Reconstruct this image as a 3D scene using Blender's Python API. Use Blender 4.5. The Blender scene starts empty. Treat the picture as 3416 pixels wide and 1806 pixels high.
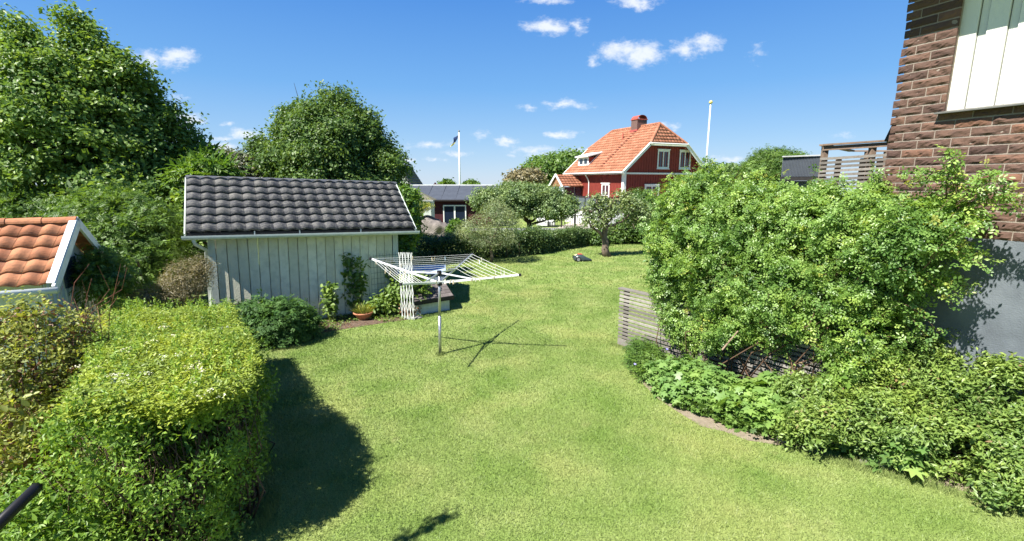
import bpy, bmesh, math, random
import numpy as np
from mathutils import Vector, Matrix, noise as mnoise
R = math.radians
rng = np.random.default_rng(7); random.seed(7)
S = bpy.context.scene; COL = S.collection
F_, TH, H = 470.0, R(10.67), 3.4          # focal length in pixels of a 1024 wide frame, pitch, eye height

def ray(px, py):
    a = (px-512)/F_; b = (py-270.5)/F_
    return np.array([a, math.cos(TH)-b*math.sin(TH), -math.sin(TH)-b*math.cos(TH)])
def G(px, py, z=0.):
    r = ray(px, py); t = (z-H)/r[2]; return np.array([r[0]*t, r[1]*t, z])
def V(px, py, Y):
    r = ray(px, py); t = Y/r[1]; return np.array([r[0]*t, Y, H+r[2]*t])

# ------------------------------------------------------------------ materials
def newmat(name):
    m = bpy.data.materials.new(name); m.use_nodes = True
    nt = m.node_tree; return m, nt, nt.nodes['Principled BSDF'], nt.nodes['Material Output']
def ramp(nt, stops):
    n = nt.nodes.new('ShaderNodeValToRGB'); e = n.color_ramp.elements
    while len(e) < len(stops): e.new(.5)
    for i, (p, c) in enumerate(stops): e[i].position = p; e[i].color = (*c, 1)
    return n
def M(name, c1, c2=None, scale=4., rough=.8, bump=0., bscale=40., spec=.3, metal=0., stretch=(1,1,1), sharp=(.35,.65), detail=6, c3=None):
    m, nt, p, out = newmat(name); L = nt.links
    p.inputs['Roughness'].default_value = rough; p.inputs['Specular IOR Level'].default_value = spec; p.inputs['Metallic'].default_value = metal
    c2 = c2 or tuple(x*.75 for x in c1)
    tc = nt.nodes.new('ShaderNodeTexCoord'); mp = nt.nodes.new('ShaderNodeMapping'); mp.inputs['Scale'].default_value = stretch
    L.new(tc.outputs['Object'], mp.inputs[0])
    n = nt.nodes.new('ShaderNodeTexNoise'); n.inputs['Scale'].default_value = scale; n.inputs['Detail'].default_value = detail; n.inputs['Roughness'].default_value = .65
    L.new(mp.outputs[0], n.inputs['Vector'])
    st = [(sharp[0], c1), (sharp[1], c2)]
    if c3: st.append((min(.95, sharp[1]+.12), c3))
    r = ramp(nt, st); L.new(n.outputs['Fac'], r.inputs[0]); L.new(r.outputs[0], p.inputs['Base Color'])
    if bump:
        b = nt.nodes.new('ShaderNodeBump'); b.inputs['Strength'].default_value = bump; b.inputs['Distance'].default_value = .02
        n2 = nt.nodes.new('ShaderNodeTexNoise'); n2.inputs['Scale'].default_value = bscale; n2.inputs['Detail'].default_value = 5
        L.new(mp.outputs[0], n2.inputs['Vector']); L.new(n2.outputs['Fac'], b.inputs['Height']); L.new(b.outputs[0], p.inputs['Normal'])
    return m
def MR(name, stops, rough=.8, bump=0., bscale=60., spec=.3, noise=0., nscale=30., dark=(.03,.025,.02)):
    """colour by the per-piece random attribute 'rnd', optionally mottled"""
    m, nt, p, out = newmat(name); L = nt.links
    p.inputs['Roughness'].default_value = rough; p.inputs['Specular IOR Level'].default_value = spec
    a = nt.nodes.new('ShaderNodeAttribute'); a.attribute_name = 'rnd'
    r = ramp(nt, stops); L.new(a.outputs['Fac'], r.inputs[0])
    last = r.outputs[0]
    tc = nt.nodes.new('ShaderNodeTexCoord')
    if noise:
        n = nt.nodes.new('ShaderNodeTexNoise'); n.inputs['Scale'].default_value = nscale; n.inputs['Detail'].default_value = 7
        L.new(tc.outputs['Object'], n.inputs['Vector'])
        rr = ramp(nt, [(.45, (0,0,0)), (.7, (noise,)*3)]); L.new(n.outputs['Fac'], rr.inputs[0])
        mx = nt.nodes.new('ShaderNodeMixRGB'); L.new(rr.outputs[0], mx.inputs[0]); L.new(last, mx.inputs[1]); mx.inputs[2].default_value = (*dark, 1)
        last = mx.outputs[0]
    L.new(last, p.inputs['Base Color'])
    if bump:
        b = nt.nodes.new('ShaderNodeBump'); b.inputs['Strength'].default_value = bump; b.inputs['Distance'].default_value = .02
        n2 = nt.nodes.new('ShaderNodeTexNoise'); n2.inputs['Scale'].default_value = bscale; n2.inputs['Detail'].default_value = 6
        L.new(tc.outputs['Object'], n2.inputs['Vector']); L.new(n2.outputs['Fac'], b.inputs['Height']); L.new(b.outputs[0], p.inputs['Normal'])
    return m
def MLEAF(name, dark, mid, light, trans=.35, rough=.45, spec=.35, hue=None, drift=1.7):
    m, nt, p, out = newmat(name); L = nt.links
    p.inputs['Roughness'].default_value = rough; p.inputs['Specular IOR Level'].default_value = spec
    a = nt.nodes.new('ShaderNodeAttribute'); a.attribute_name = 'rnd'
    st = [(0, dark), (.5, mid), (1., light)]
    if hue: st = [(0, dark), (.45, mid), (.9, light), (.97, hue)]
    r0 = ramp(nt, st); L.new(a.outputs['Fac'], r0.inputs[0])
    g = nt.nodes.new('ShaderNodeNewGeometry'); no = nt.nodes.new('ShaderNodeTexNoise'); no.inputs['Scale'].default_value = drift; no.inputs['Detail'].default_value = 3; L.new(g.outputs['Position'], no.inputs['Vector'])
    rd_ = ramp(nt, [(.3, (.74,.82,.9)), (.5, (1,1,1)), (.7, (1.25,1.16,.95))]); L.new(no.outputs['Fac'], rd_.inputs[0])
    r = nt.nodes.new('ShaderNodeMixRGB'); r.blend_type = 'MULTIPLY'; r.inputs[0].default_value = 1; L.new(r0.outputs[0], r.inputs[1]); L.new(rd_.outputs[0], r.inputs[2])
    L.new(r.outputs[0], p.inputs['Base Color'])
    t = nt.nodes.new('ShaderNodeBsdfTranslucent')
    mx = nt.nodes.new('ShaderNodeMixRGB'); mx.blend_type = 'MULTIPLY'; mx.inputs[0].default_value = 1
    L.new(r.outputs[0], mx.inputs[1]); mx.inputs[2].default_value = (1.6, 1.5, .6, 1); L.new(mx.outputs[0], t.inputs['Color'])
    ms = nt.nodes.new('ShaderNodeMixShader'); ms.inputs[0].default_value = trans
    L.new(p.outputs[0], ms.inputs[1]); L.new(t.outputs[0], ms.inputs[2]); L.new(ms.outputs[0], out.inputs[0])
    return m
def lawn_colour(nt, pos_out, rnd=None):
    """patches of mown lawn, shared by the blades and the soil sheet under them"""
    L = nt.links
    def noise(sc, det=4):
        n = nt.nodes.new('ShaderNodeTexNoise'); n.inputs['Scale'].default_value = sc; n.inputs['Detail'].default_value = det; L.new(pos_out, n.inputs['Vector']); return n.outputs['Fac']
    r = ramp(nt, [(.3, LG['deep']), (.5, LG['mid']), (.7, LG['pale'])]); L.new(noise(1.1, 7), r.inputs[0])
    r2 = ramp(nt, [(.50, (0,0,0)), (.74, (.75,)*3)]); L.new(noise(.55, 8), r2.inputs[0])
    mx = nt.nodes.new('ShaderNodeMixRGB'); L.new(r2.outputs[0], mx.inputs[0]); L.new(r.outputs[0], mx.inputs[1]); mx.inputs[2].default_value = (*LG['yellow'], 1)
    r3 = ramp(nt, [(.64, (0,0,0)), (.80, (.65,)*3)]); L.new(noise(2.3, 6), r3.inputs[0])
    mx2 = nt.nodes.new('ShaderNodeMixRGB'); L.new(r3.outputs[0], mx2.inputs[0]); L.new(mx.outputs[0], mx2.inputs[1]); mx2.inputs[2].default_value = (*LG['straw'], 1)
    return mx2.outputs[0]
LG = dict(deep=(.145,.225,.048), mid=(.20,.27,.075), pale=(.255,.31,.105), yellow=(.295,.32,.105), straw=(.345,.335,.15))
def make_grass_mats():
    m, nt, p, out = newmat('grass_blade'); L = nt.links
    g = nt.nodes.new('ShaderNodeNewGeometry'); c = lawn_colour(nt, g.outputs['Position'])
    a = nt.nodes.new('ShaderNodeAttribute'); a.attribute_name = 'rnd'
    r = ramp(nt, [(0, (.82,.85,.8)), (.6, (1.02,1.02,1.0)), (1, (1.25,1.2,1.2))]); L.new(a.outputs['Fac'], r.inputs[0])
    mx = nt.nodes.new('ShaderNodeMixRGB'); mx.blend_type = 'MULTIPLY'; mx.inputs[0].default_value = 1; L.new(c, mx.inputs[1]); L.new(r.outputs[0], mx.inputs[2])
    L.new(mx.outputs[0], p.inputs['Base Color']); p.inputs['Roughness'].default_value = .5; p.inputs['Specular IOR Level'].default_value = .3
    t = nt.nodes.new('ShaderNodeBsdfTranslucent'); L.new(mx.outputs[0], t.inputs['Color'])
    ms = nt.nodes.new('ShaderNodeMixShader'); ms.inputs[0].default_value = .15
    L.new(p.outputs[0], ms.inputs[1]); L.new(t.outputs[0], ms.inputs[2]); L.new(ms.outputs[0], out.inputs[0])
    m2, nt, p, out = newmat('lawn_sheet'); L = nt.links
    g = nt.nodes.new('ShaderNodeNewGeometry'); c = lawn_colour(nt, g.outputs['Position'])
    n = nt.nodes.new('ShaderNodeTexNoise'); n.inputs['Scale'].default_value = 55; n.inputs['Detail'].default_value = 5; L.new(g.outputs['Position'], n.inputs['Vector'])
    r = ramp(nt, [(.3, (.62,.62,.6)), (.7, (1.2,1.2,1.15))]); L.new(n.outputs['Fac'], r.inputs[0])
    mx = nt.nodes.new('ShaderNodeMixRGB'); mx.blend_type = 'MULTIPLY'; mx.inputs[0].default_value = 1; L.new(c, mx.inputs[1]); L.new(r.outputs[0], mx.inputs[2])
    L.new(mx.outputs[0], p.inputs['Base Color']); p.inputs['Roughness'].default_value = .9; p.inputs['Specular IOR Level'].default_value = .1
    b = nt.nodes.new('ShaderNodeBump'); b.inputs['Strength'].default_value = .6; b.inputs['Distance'].default_value = .03
    L.new(n.outputs['Fac'], b.inputs['Height']); L.new(b.outputs[0], p.inputs['Normal'])
    return m, m2
GRASS, LAWN = make_grass_mats()

# ------------------------------------------------------------------ objects
WM = {}
def tag(o, label=None, cat=None, group=None, kind=None):
    for k, v in (('label', label), ('category', cat), ('group', group), ('kind', kind)):
        if v: o[k] = v
    return o
def thing(name, loc, rz=0, label=None, cat=None, group=None, ry=0):
    o = bpy.data.objects.new(name, None); COL.objects.link(o); o.empty_display_size = .2
    o.location = loc; o.rotation_euler = (0, ry, rz)
    WM[o] = Matrix.Translation(Vector(loc)) @ Matrix.Rotation(rz, 4, 'Z') @ Matrix.Rotation(ry, 4, 'Y')
    return tag(o, label, cat, group)
def link(name, me, m, parent=None, local=False):
    """mesh given in world coordinates (or, local, in its thing's own frame)"""
    o = bpy.data.objects.new(name, me); me.name = name; COL.objects.link(o)
    if m is not None and not me.materials: me.materials.append(m)
    if parent is not None:
        o.parent = parent; WM[o] = WM[parent]
        if not local: me.transform(WM[parent].inverted())
    return o
def mesh_np(verts, faces_flat, nper, rnd=None, smooth=False):
    """uniform polygons of nper corners"""
    me = bpy.data.meshes.new('m'); nv = len(verts); nf = len(faces_flat)//nper
    me.vertices.add(nv); me.vertices.foreach_set('co', np.ascontiguousarray(verts, dtype=np.float32).ravel())
    me.loops.add(nf*nper); me.loops.foreach_set('vertex_index', np.ascontiguousarray(faces_flat, dtype=np.int32))
    me.polygons.add(nf); me.polygons.foreach_set('loop_start', np.arange(0, nf*nper, nper, dtype=np.int32))
    me.polygons.foreach_set('loop_total', np.full(nf, nper, dtype=np.int32))
    if smooth: me.polygons.foreach_set('use_smooth', np.ones(nf, dtype=bool))
    if rnd is not None:
        at = me.attributes.new('rnd', 'FLOAT', 'FACE'); at.data.foreach_set('value', np.ascontiguousarray(rnd, dtype=np.float32))
    me.update(calc_edges=True)
    return me
class MB:
    def __init__(s): s.v = []; s.f = []; s.r = []; s.cr = .5
    def poly(s, pts):
        b = len(s.v); s.v += [tuple(map(float, p)) for p in pts]; s.f.append(tuple(range(b, b+len(pts)))); s.r.append(s.cr); return s
    def hexa(s, p):
        b = len(s.v); s.v += [tuple(map(float, q)) for q in p]
        for q in ((0,3,2,1),(4,5,6,7),(0,1,5,4),(1,2,6,5),(2,3,7,6),(3,0,4,7)): s.f.append(tuple(b+i for i in q)); s.r.append(s.cr)
        return s
    def box(s, x0, x1, y0, y1, z0, z1):
        return s.hexa([(x0,y0,z0),(x1,y0,z0),(x1,y1,z0),(x0,y1,z0),(x0,y0,z1),(x1,y0,z1),(x1,y1,z1),(x0,y1,z1)])
    def bar(s, a, b, w, h, up=(0,0,1)):
        a = np.array(a, float); b = np.array(b, float); d = b-a; d /= np.linalg.norm(d)
        u = np.array(up, float); sx = np.cross(d, u)
        if np.linalg.norm(sx) < 1e-4: sx = np.cross(d, (1,0,0))
        sx /= np.linalg.norm(sx); u = np.cross(sx, d); sx = sx*w/2; u = u*h/2
        return s.hexa([a-sx-u, a+sx-u, b+sx-u, b-sx-u, a-sx+u, a+sx+u, b+sx+u, b-sx+u])
    def tube(s, pts, rad, n=8, cap=True):
        pts = [np.array(p, float) for p in pts]
        if not hasattr(rad, '__len__'): rad = [rad]*len(pts)
        b = len(s.v); ref = np.array((.31,.22,.93))
        for i, p in enumerate(pts):
            d = pts[min(i+1, len(pts)-1)]-pts[max(i-1, 0)]; d /= (np.linalg.norm(d)+1e-9)
            a = np.cross(d, ref); a /= (np.linalg.norm(a)+1e-9); c = np.cross(d, a)
            for k in range(n):
                t = 2*math.pi*k/n; s.v.append(tuple(p+rad[i]*(math.cos(t)*a+math.sin(t)*c)))
        for i in range(len(pts)-1):
            for k in range(n):
                s.f.append((b+i*n+k, b+i*n+(k+1)%n, b+(i+1)*n+(k+1)%n, b+(i+1)*n+k)); s.r.append(s.cr)
        if cap:
            s.f.append(tuple(b+k for k in range(n))[::-1]); s.r.append(s.cr)
            s.f.append(tuple(b+(len(pts)-1)*n+k for k in range(n))); s.r.append(s.cr)
        return s
    def lathe(s, prof, c=(0,0,0), n=24):
        b = len(s.v)
        for r, z in prof:
            for k in range(n):
                t = 2*math.pi*k/n; s.v.append((c[0]+r*math.cos(t), c[1]+r*math.sin(t), c[2]+z))
        for i in range(len(prof)-1):
            for k in range(n):
                s.f.append((b+i*n+k, b+i*n+(k+1)%n, b+(i+1)*n+(k+1)%n, b+(i+1)*n+k)); s.r.append(s.cr)
        return s
    def build(s, name, m, parent=None, local=False, smooth=False, bevel=0, rnd=False):
        me = bpy.data.meshes.new(name); me.from_pydata(s.v, [], s.f)
        if rnd:
            at = me.attributes.new('rnd', 'FLOAT', 'FACE'); at.data.foreach_set('value', s.r)
        if smooth: me.polygons.foreach_set('use_smooth', [True]*len(me.polygons))
        me.update()
        o = link(name, me, m, parent, local)
        if bevel:
            b = o.modifiers.new('bevel', 'BEVEL'); b.width = bevel; b.segments = 2; b.limit_method = 'ANGLE'
        return o

# ------------------------------------------------------------------ foliage
T_OVAL = (np.array([(0,0,0),(.27,.38,.07),(.2,.78,.03),(0,1,-.06),(-.2,.78,.03),(-.27,.38,.07)]), [(0,1,2,3),(0,3,4,5)])
T_DIA = (np.array([(0,0,0),(.3,.5,.08),(0,1,-.05),(-.3,.5,.08)]), [(0,1,2),(0,2,3)])
T_WIDE = (np.array([(0,0,0),(.2,.42,.05),(0,1,-.08),(-.2,.42,.05)]), [(0,1,2),(0,2,3)])
T_LANCE = (np.array([(0,0,0),(.13,.42,.03),(0,1,-.07),(-.13,.42,.03)]), [(0,1,2),(0,2,3)])
def _palm():
    tips = [(-150,.48),(-98,.72),(-48,.9),(0,1.0),(48,.9),(98,.72),(150,.48)]; v = [(0,0,.04)]
    for i, (a, r) in enumerate(tips):
        v.append((r*math.sin(R(a)), r*math.cos(R(a)), -.13*r))
        if i < 6:
            b = (a+tips[i+1][0])/2; q = .5 if i not in (0,5) else .42; v.append((q*math.sin(R(b)), q*math.cos(R(b)), .03))
    return np.array(v), [(0,i,i+1) for i in range(1, len(v)-1)]
T_PALM = _palm()
def _comp(n, l, w):
    v = []; f = []
    for k in range(n):
        y = .15+.75*(k//2)/(max(1, (n-1)//2)) if k < n-1 else .62; sd = (-1, 1)[k % 2]
        if k == n-1: d = np.array((0,1.)); o = np.array((0,.75))
        else: d = np.array((sd*.85,.5)); o = np.array((0,y*.8))
        q = np.array((-d[1], d[0])); b = len(v)
        for (s, t, z) in ((0,0,.02),(.5,w,.05),(1,0,-.04),(.5,-w,.05)):
            p = o+d*l*s+q*l*t; v.append((p[0],p[1],z))
        f += [(b,b+1,b+2),(b,b+2,b+3)]
    return np.array(v), f
T_SPRIG = _comp(5, .42, .3)
T_SPRIGN = _comp(7, .5, .17)
T_STAR = (np.array([(0,0,0)]+[((.5+.5*(i%2))*math.sin(i*math.pi/5), (.5+.5*(i%2))*math.cos(i*math.pi/5), .05) for i in range(10)]), [(0,i+1,(i+1)%10+1) for i in range(10)])

def leaf_mesh(P, N, size, tmpl, rnd, droop=.25, flat=0.):
    tv, tf = tmpl; n = len(P); k = len(tv)
    N = N/(np.linalg.norm(N, axis=1, keepdims=True)+1e-9)
    t = rng.normal(size=(n,3)); t[:,2] -= droop; t += N*.25*(1-flat)
    t -= N*np.sum(t*N, axis=1, keepdims=True); t /= (np.linalg.norm(t, axis=1, keepdims=True)+1e-9)
    b = np.cross(t, N)
    s = size[:,None,None]
    W = P[:,None,:]+s*(tv[None,:,0:1]*b[:,None,:]+tv[None,:,1:2]*t[:,None,:]+tv[None,:,2:3]*N[:,None,:])
    nper = len(tf[0]); f = np.array(tf, dtype=np.int64)
    F = (f[None]+(np.arange(n)*k)[:,None,None]).reshape(-1)
    return mesh_np(W.reshape(-1,3), F, nper, np.repeat(np.clip(rnd,0,1), len(tf)))
def lump(D, seed, amp):
    a = np.sin(D[:,0]*5.1+seed*1.7)+np.sin(D[:,1]*4.3+seed*2.9+D[:,2]*2)+np.sin(D[:,2]*6.2+seed*.7+D[:,0]*3)
    b = np.sin(D[:,0]*13+seed*3.1)+np.sin(D[:,1]*11+seed)+np.sin(D[:,2]*14.5+seed*2)
    return 1+amp*(a*.22+b*.13)
def vnoise(P, sc, off=0.):
    return np.array([mnoise.noise(Vector((p[0]/sc+off, p[1]/sc, p[2]/sc)))+.5*mnoise.noise(Vector((p[0]/sc*2.2, p[1]/sc*2.2+off, p[2]/sc*2.2))) for p in P])
def blob_pts(blobs, n, per=26, sig=.12, amp=.35, shell=.1, upb=.5, rndn=.55, inner=.15, zmin=.02, cut=.8, flat=.7, vs=0., vt=-.12, vd=.3):
    """leaf places: puffs over the lumpy skin of a crown made of ellipsoids, plus some leaves inside it"""
    B = np.array(blobs, float); w = (B[:,3]*B[:,4]+B[:,3]*B[:,5]+B[:,4]*B[:,5]); w /= w.sum()
    nc = int(n/per*1.9); idx = rng.choice(len(B), nc, p=w); D = rng.normal(size=(nc,3)); D /= np.linalg.norm(D, axis=1, keepdims=True)
    r = lump(D+B[idx,:3]*.37, 1.3, amp)*(1-np.abs(rng.normal(0, shell, nc)))
    C = B[idx,:3]+D*B[idx,3:6]*r[:,None]
    keep = np.ones(nc, bool)
    for j in range(len(B)):
        q = np.linalg.norm((C-B[j,:3])/B[j,3:6], axis=1); keep &= ~((q < cut) & (idx != j))
    C, D, idx = C[keep], D[keep], idx[keep]
    if vs:
        nv = vnoise(C, vs); ok = nv > vt; C, D, idx, nv = C[ok], D[ok], idx[ok], nv[ok]; C = C+D*(np.minimum(nv, .5)*vd*vs)[:,None]
    c2 = max(1, len(C)); per2 = max(3, int(n/c2)); cr = rng.random(c2)
    rep = np.repeat(np.arange(c2), per2); off = rng.normal(size=(len(rep),3))*sig; off[:,2] *= flat
    P = C[rep]+off; Nn = D[rep]*.6+np.array((0,0,upb))+rng.normal(size=P.shape)*rndn
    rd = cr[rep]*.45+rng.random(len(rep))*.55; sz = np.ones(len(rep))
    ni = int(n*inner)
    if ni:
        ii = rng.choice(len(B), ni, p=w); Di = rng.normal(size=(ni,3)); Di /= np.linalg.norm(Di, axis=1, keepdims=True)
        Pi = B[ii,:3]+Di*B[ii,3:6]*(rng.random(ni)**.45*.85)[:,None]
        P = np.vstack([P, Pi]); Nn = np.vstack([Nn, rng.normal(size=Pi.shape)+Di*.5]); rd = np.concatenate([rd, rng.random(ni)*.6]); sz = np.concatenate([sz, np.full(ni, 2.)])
    k = P[:,2] > zmin
    return P[k], Nn[k], rd[k], sz[k]
def pip(P, poly):
    x, y = P[:,0], P[:,1]; ins = np.zeros(len(P), bool); j = len(poly)-1
    for i in range(len(poly)):
        xi, yi = poly[i][:2]; xj, yj = poly[j][:2]
        c = ((yi > y) != (yj > y)) & (x < (xj-xi)*(y-yi)/(yj-yi+1e-12)+xi); ins ^= c; j = i
    return ins
def hedge_pts(poly, hfun, n, sig=.05, per=8, rough=.06, side=.55, z0=.05, ns=1., upb=.8, base_bias=1., edges=None, vs=0., vt=-.12):
    poly = np.array(poly, float); lo, hi = poly.min(0), poly.max(0); C = []; D = []
    nt = int(n/per*(1-side)); pts = np.zeros((0,2))
    while len(pts) < nt:
        q = lo+rng.random((nt*2,2))*(hi-lo); pts = np.vstack([pts, q[pip(q, poly)]])
    pts = pts[:nt]; z = hfun(pts[:,0], pts[:,1])
    C.append(np.c_[pts, z]); D.append(np.tile((0,0,1.), (nt,1)))
    E = [(poly[i], poly[(i+1) % len(poly)]) for i in range(len(poly)) if edges is None or i in edges]
    Ls = np.array([np.linalg.norm(b-a) for a, b in E]); nsd = int(n/per*side); ei = rng.choice(len(E), nsd, p=Ls/Ls.sum())
    A = np.array([E[i][0] for i in ei]); B = np.array([E[i][1] for i in ei]); t = rng.random(nsd)[:,None]; p = A+(B-A)*t
    cen = poly.mean(0); nrm = np.c_[(B-A)[:,1], -(B-A)[:,0]]; nrm /= np.linalg.norm(nrm, axis=1, keepdims=True)
    sg = np.sign(np.sum(nrm*(p-cen), axis=1)); nrm *= sg[:,None]
    hz = hfun(p[:,0], p[:,1]); zz = z0+(hz-z0)*rng.random(nsd)**base_bias
    rr = np.clip((zz-hz+.18)/.18, 0, 1)**2*.16
    C.append(np.c_[p-nrm*rr[:,None], zz]); D.append(np.c_[nrm, np.full(nsd, .1)])
    C = np.vstack(C); D = np.vstack(D)
    f = (np.sin(C[:,0]*3.1+C[:,2]*4)+np.sin(C[:,1]*3.7+1)+np.sin(C[:,0]*8.3+C[:,1]*7.1+C[:,2]*9)*.7)*rough
    C = C+D*(f+rng.normal(0, rough*.5, len(C))-rough)[:,None]
    if vs:
        nv = vnoise(C, vs); ok = nv > vt; C, D, nv = C[ok], D[ok], nv[ok]; C = C+D*(nv*.3*vs)[:,None]
    rep = np.repeat(np.arange(len(C)), per); P = C[rep]+rng.normal(size=(len(rep),3))*sig
    P -= D[rep]*np.abs(rng.normal(0, .05, len(rep)))[:,None]
    Nn = D[rep]*.7+np.array((0,0,upb))+rng.normal(size=P.shape)*.6*ns
    cr = rng.random(len(C)); rd = cr[rep]*.4+rng.random(len(rep))*.6
    return P, Nn, rd, np.ones(len(rep))
def filler(poly, hfun, n):
    poly = np.array(poly, float); lo, hi = poly.min(0), poly.max(0); q = lo+rng.random((n*3,2))*(hi-lo); q = q[pip(q, poly)][:n]
    cen = poly.mean(0); q = cen+(q-cen)*.9
    z = hfun(q[:,0], q[:,1])*rng.random(len(q))**.7*.93
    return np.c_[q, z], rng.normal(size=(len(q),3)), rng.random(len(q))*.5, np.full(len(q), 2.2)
def cat4(*a): return tuple(np.concatenate(x) for x in zip(*a))
def shoot_pts(blobs, n, length, bias=(0,0,1), k=14, top=.1, w=.035):
    B = np.array(blobs, float); wt = B[:,3]*B[:,5]; ii = rng.choice(len(B), n, p=wt/wt.sum()); D = rng.normal(size=(n,3)); D[:,2] = np.abs(D[:,2])+top; D /= np.linalg.norm(D, axis=1, keepdims=True)
    C = B[ii,:3]+D*B[ii,3:6]*.9; G_ = D*.6+np.array(bias)+rng.normal(size=(n,3))*.2; G_ /= np.linalg.norm(G_, axis=1, keepdims=True); Ls = length*(.4+rng.random(n))
    tt = np.linspace(0, 1, k); P = (C[:,None,:]+G_[:,None,:]*(Ls[:,None]*tt)[:,:,None]).reshape(-1,3)+rng.normal(size=(n*k,3))*w; q = B[ii,:3]
    N = rng.normal(size=P.shape)*.6+np.repeat(D, k, 0)*.3+[0,0,.4]; return P, N, np.repeat(rng.random(n), k)*.5+rng.random(n*k)*.5, np.ones(n*k)*.9
def core(q, poly, f):
    c = np.array(poly).mean(0); P = q[0].copy(); P[:,:2] = c+(P[:,:2]-c)*f; P[:,2] *= .93; return P, q[1], q[2], q[3]
def add_leaves(name, pts, size, tmpl, m, parent, var=.3, droop=.25, flat=0.):
    P, Nn, rd, sz = pts
    return link(name, leaf_mesh(P, Nn, size*sz*(1+var*(rng.random(len(P))*2-1)), tmpl, rd, droop, flat), m, parent)
def bl(px, py, Y, rx, ry, rd=None):
    """ellipsoid of a crown: seen size in frame units at distance Y, with a real depth"""
    c = V(px, py, Y); k = Y/F_; rd = rd if rd is not None else (rx+ry)/2*k
    return (c[0], c[1], c[2], rx*k, rd, ry*k)
def limb(mb, a, b, r0, r1, n=6, wob=.06, seg=5):
    a = np.array(a, float); b = np.array(b, float); L = np.linalg.norm(b-a)
    ps = [a+(b-a)*t+(rng.normal(size=3)*wob*L if 0 < t < 1 else 0) for t in np.linspace(0, 1, seg)]
    mb.tube(ps, list(np.linspace(r0, r1, seg)), n)
def tree_skel(base, top, blobs, r0, bark, parent, nl=None, name='trunk'):
    mb = MB(); base = np.array(base, float); top = np.array(top, float); limb(mb, base, top, r0, r0*.6, 10, .04, 6)
    Bs = list(blobs)
    for b in Bs[:nl]:
        c = np.array(b[:3]); limb(mb, base+(top-base)*random.uniform(.6,1), c, r0*.42, r0*.13, 6, .07)
        for _ in range(5):
            d = rng.normal(size=3); d /= np.linalg.norm(d); limb(mb, c+rng.normal(size=3)*.1, c+d*np.array(b[3:6])*.92, r0*.12, r0*.03, 4, .08, 4)
    return mb.build(name, bark, parent, smooth=True)

# ------------------------------------------------------------------ tiled roofs
def tiled(O, U, W, poly, tw, th, amp, step, waves=2, res=6, jit=0.):
    """tiles as real relief on the plane O + u U + v W, cut to the convex polygon (u, v)"""
    O = np.array(O, float); U = np.array(U, float); U /= np.linalg.norm(U); W = np.array(W, float); W /= np.linalg.norm(W); N = np.cross(U, W)
    if N[2] < 0: N = -N
    P = np.array(poly, float); u0, v0 = P.min(0); u1, v1 = P.max(0)
    nu = int(math.ceil((u1-u0)/tw)); nv = int(math.ceil((v1-v0)/th)); v = []; f = []; rr = []
    ts = [i/(res*waves) for i in range(res*waves+1)]
    for j in range(nv):
        for i in range(nu):
            b = len(v); dj = random.uniform(-jit, jit); hj = random.uniform(-jit, jit)*.5
            for q, (vv, hh) in enumerate(((j*th+.003, -.006), (j*th-.012+dj, step), ((j+1)*th-.0, .004))):
                for t in ts:
                    q_ = (t*waves) % 1. if t < 1 else 1.; h = amp*((.5-.5*math.cos(2*math.pi*q_**.85))**.85 if 0 < q_ < 1 else 0.)
                    v.append(O+U*(u0+(i+t*.985)*tw)+W*(v0+vv)+N*(h+hh+hj))
            m = len(ts); r = random.random()
            for q in (0, 1):
                for k in range(m-1): f.append((b+q*m+k, b+q*m+k+1, b+(q+1)*m+k+1, b+(q+1)*m+k)); rr.append(r)
    v = np.array(v); me = mesh_np(v, np.array(f).ravel(), 4, np.array(rr), False)
    bm = bmesh.new(); bm.from_mesh(me); cen = P.mean(0)
    for i in range(len(P)):
        a, b = P[i], P[(i+1) % len(P)]; d = b-a
        if np.linalg.norm(d) < 1e-6: continue
        if abs(d[1]) < 1e-6 and abs(a[1]-v0) < 1e-6: continue
        nn = np.array((d[1], -d[0])); nn /= np.linalg.norm(nn)
        if nn@(cen-a) > 0: nn = -nn
        bmesh.ops.bisect_plane(bm, geom=bm.verts[:]+bm.edges[:]+bm.faces[:], plane_co=Vector(O+U*a[0]+W*a[1]), plane_no=Vector(U*nn[0]+W*nn[1]), clear_outer=True)
    bm.to_mesh(me); bm.free(); return me
def ridge_tiles(a, b, r, L, mb, up=(0,0,1)):
    a = np.array(a, float); b = np.array(b, float); n = max(1, int(np.linalg.norm(b-a)/L)); d = (b-a)/n; dn = d/np.linalg.norm(d)
    s = np.cross(dn, up); s /= np.linalg.norm(s); u = np.cross(s, dn)
    for i in range(n):
        mb.cr = random.random(); p = a+d*i; q = p+d*1.03; base = len(mb.v); K = 8
        for pt, rr in ((p, r*1.05), (q, r*.93)):
            for k in range(K+1):
                t = math.pi*k/K; mb.v.append(tuple(pt+s*rr*math.cos(t)+u*(rr*math.sin(t)-r*.35)))
        for k in range(K): mb.f.append((base+k, base+k+1, base+K+2+k, base+K+1+k)); mb.r.append(mb.cr)
        mb.f.append(tuple(base+k for k in range(K+1))); mb.r.append(mb.cr)

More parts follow.
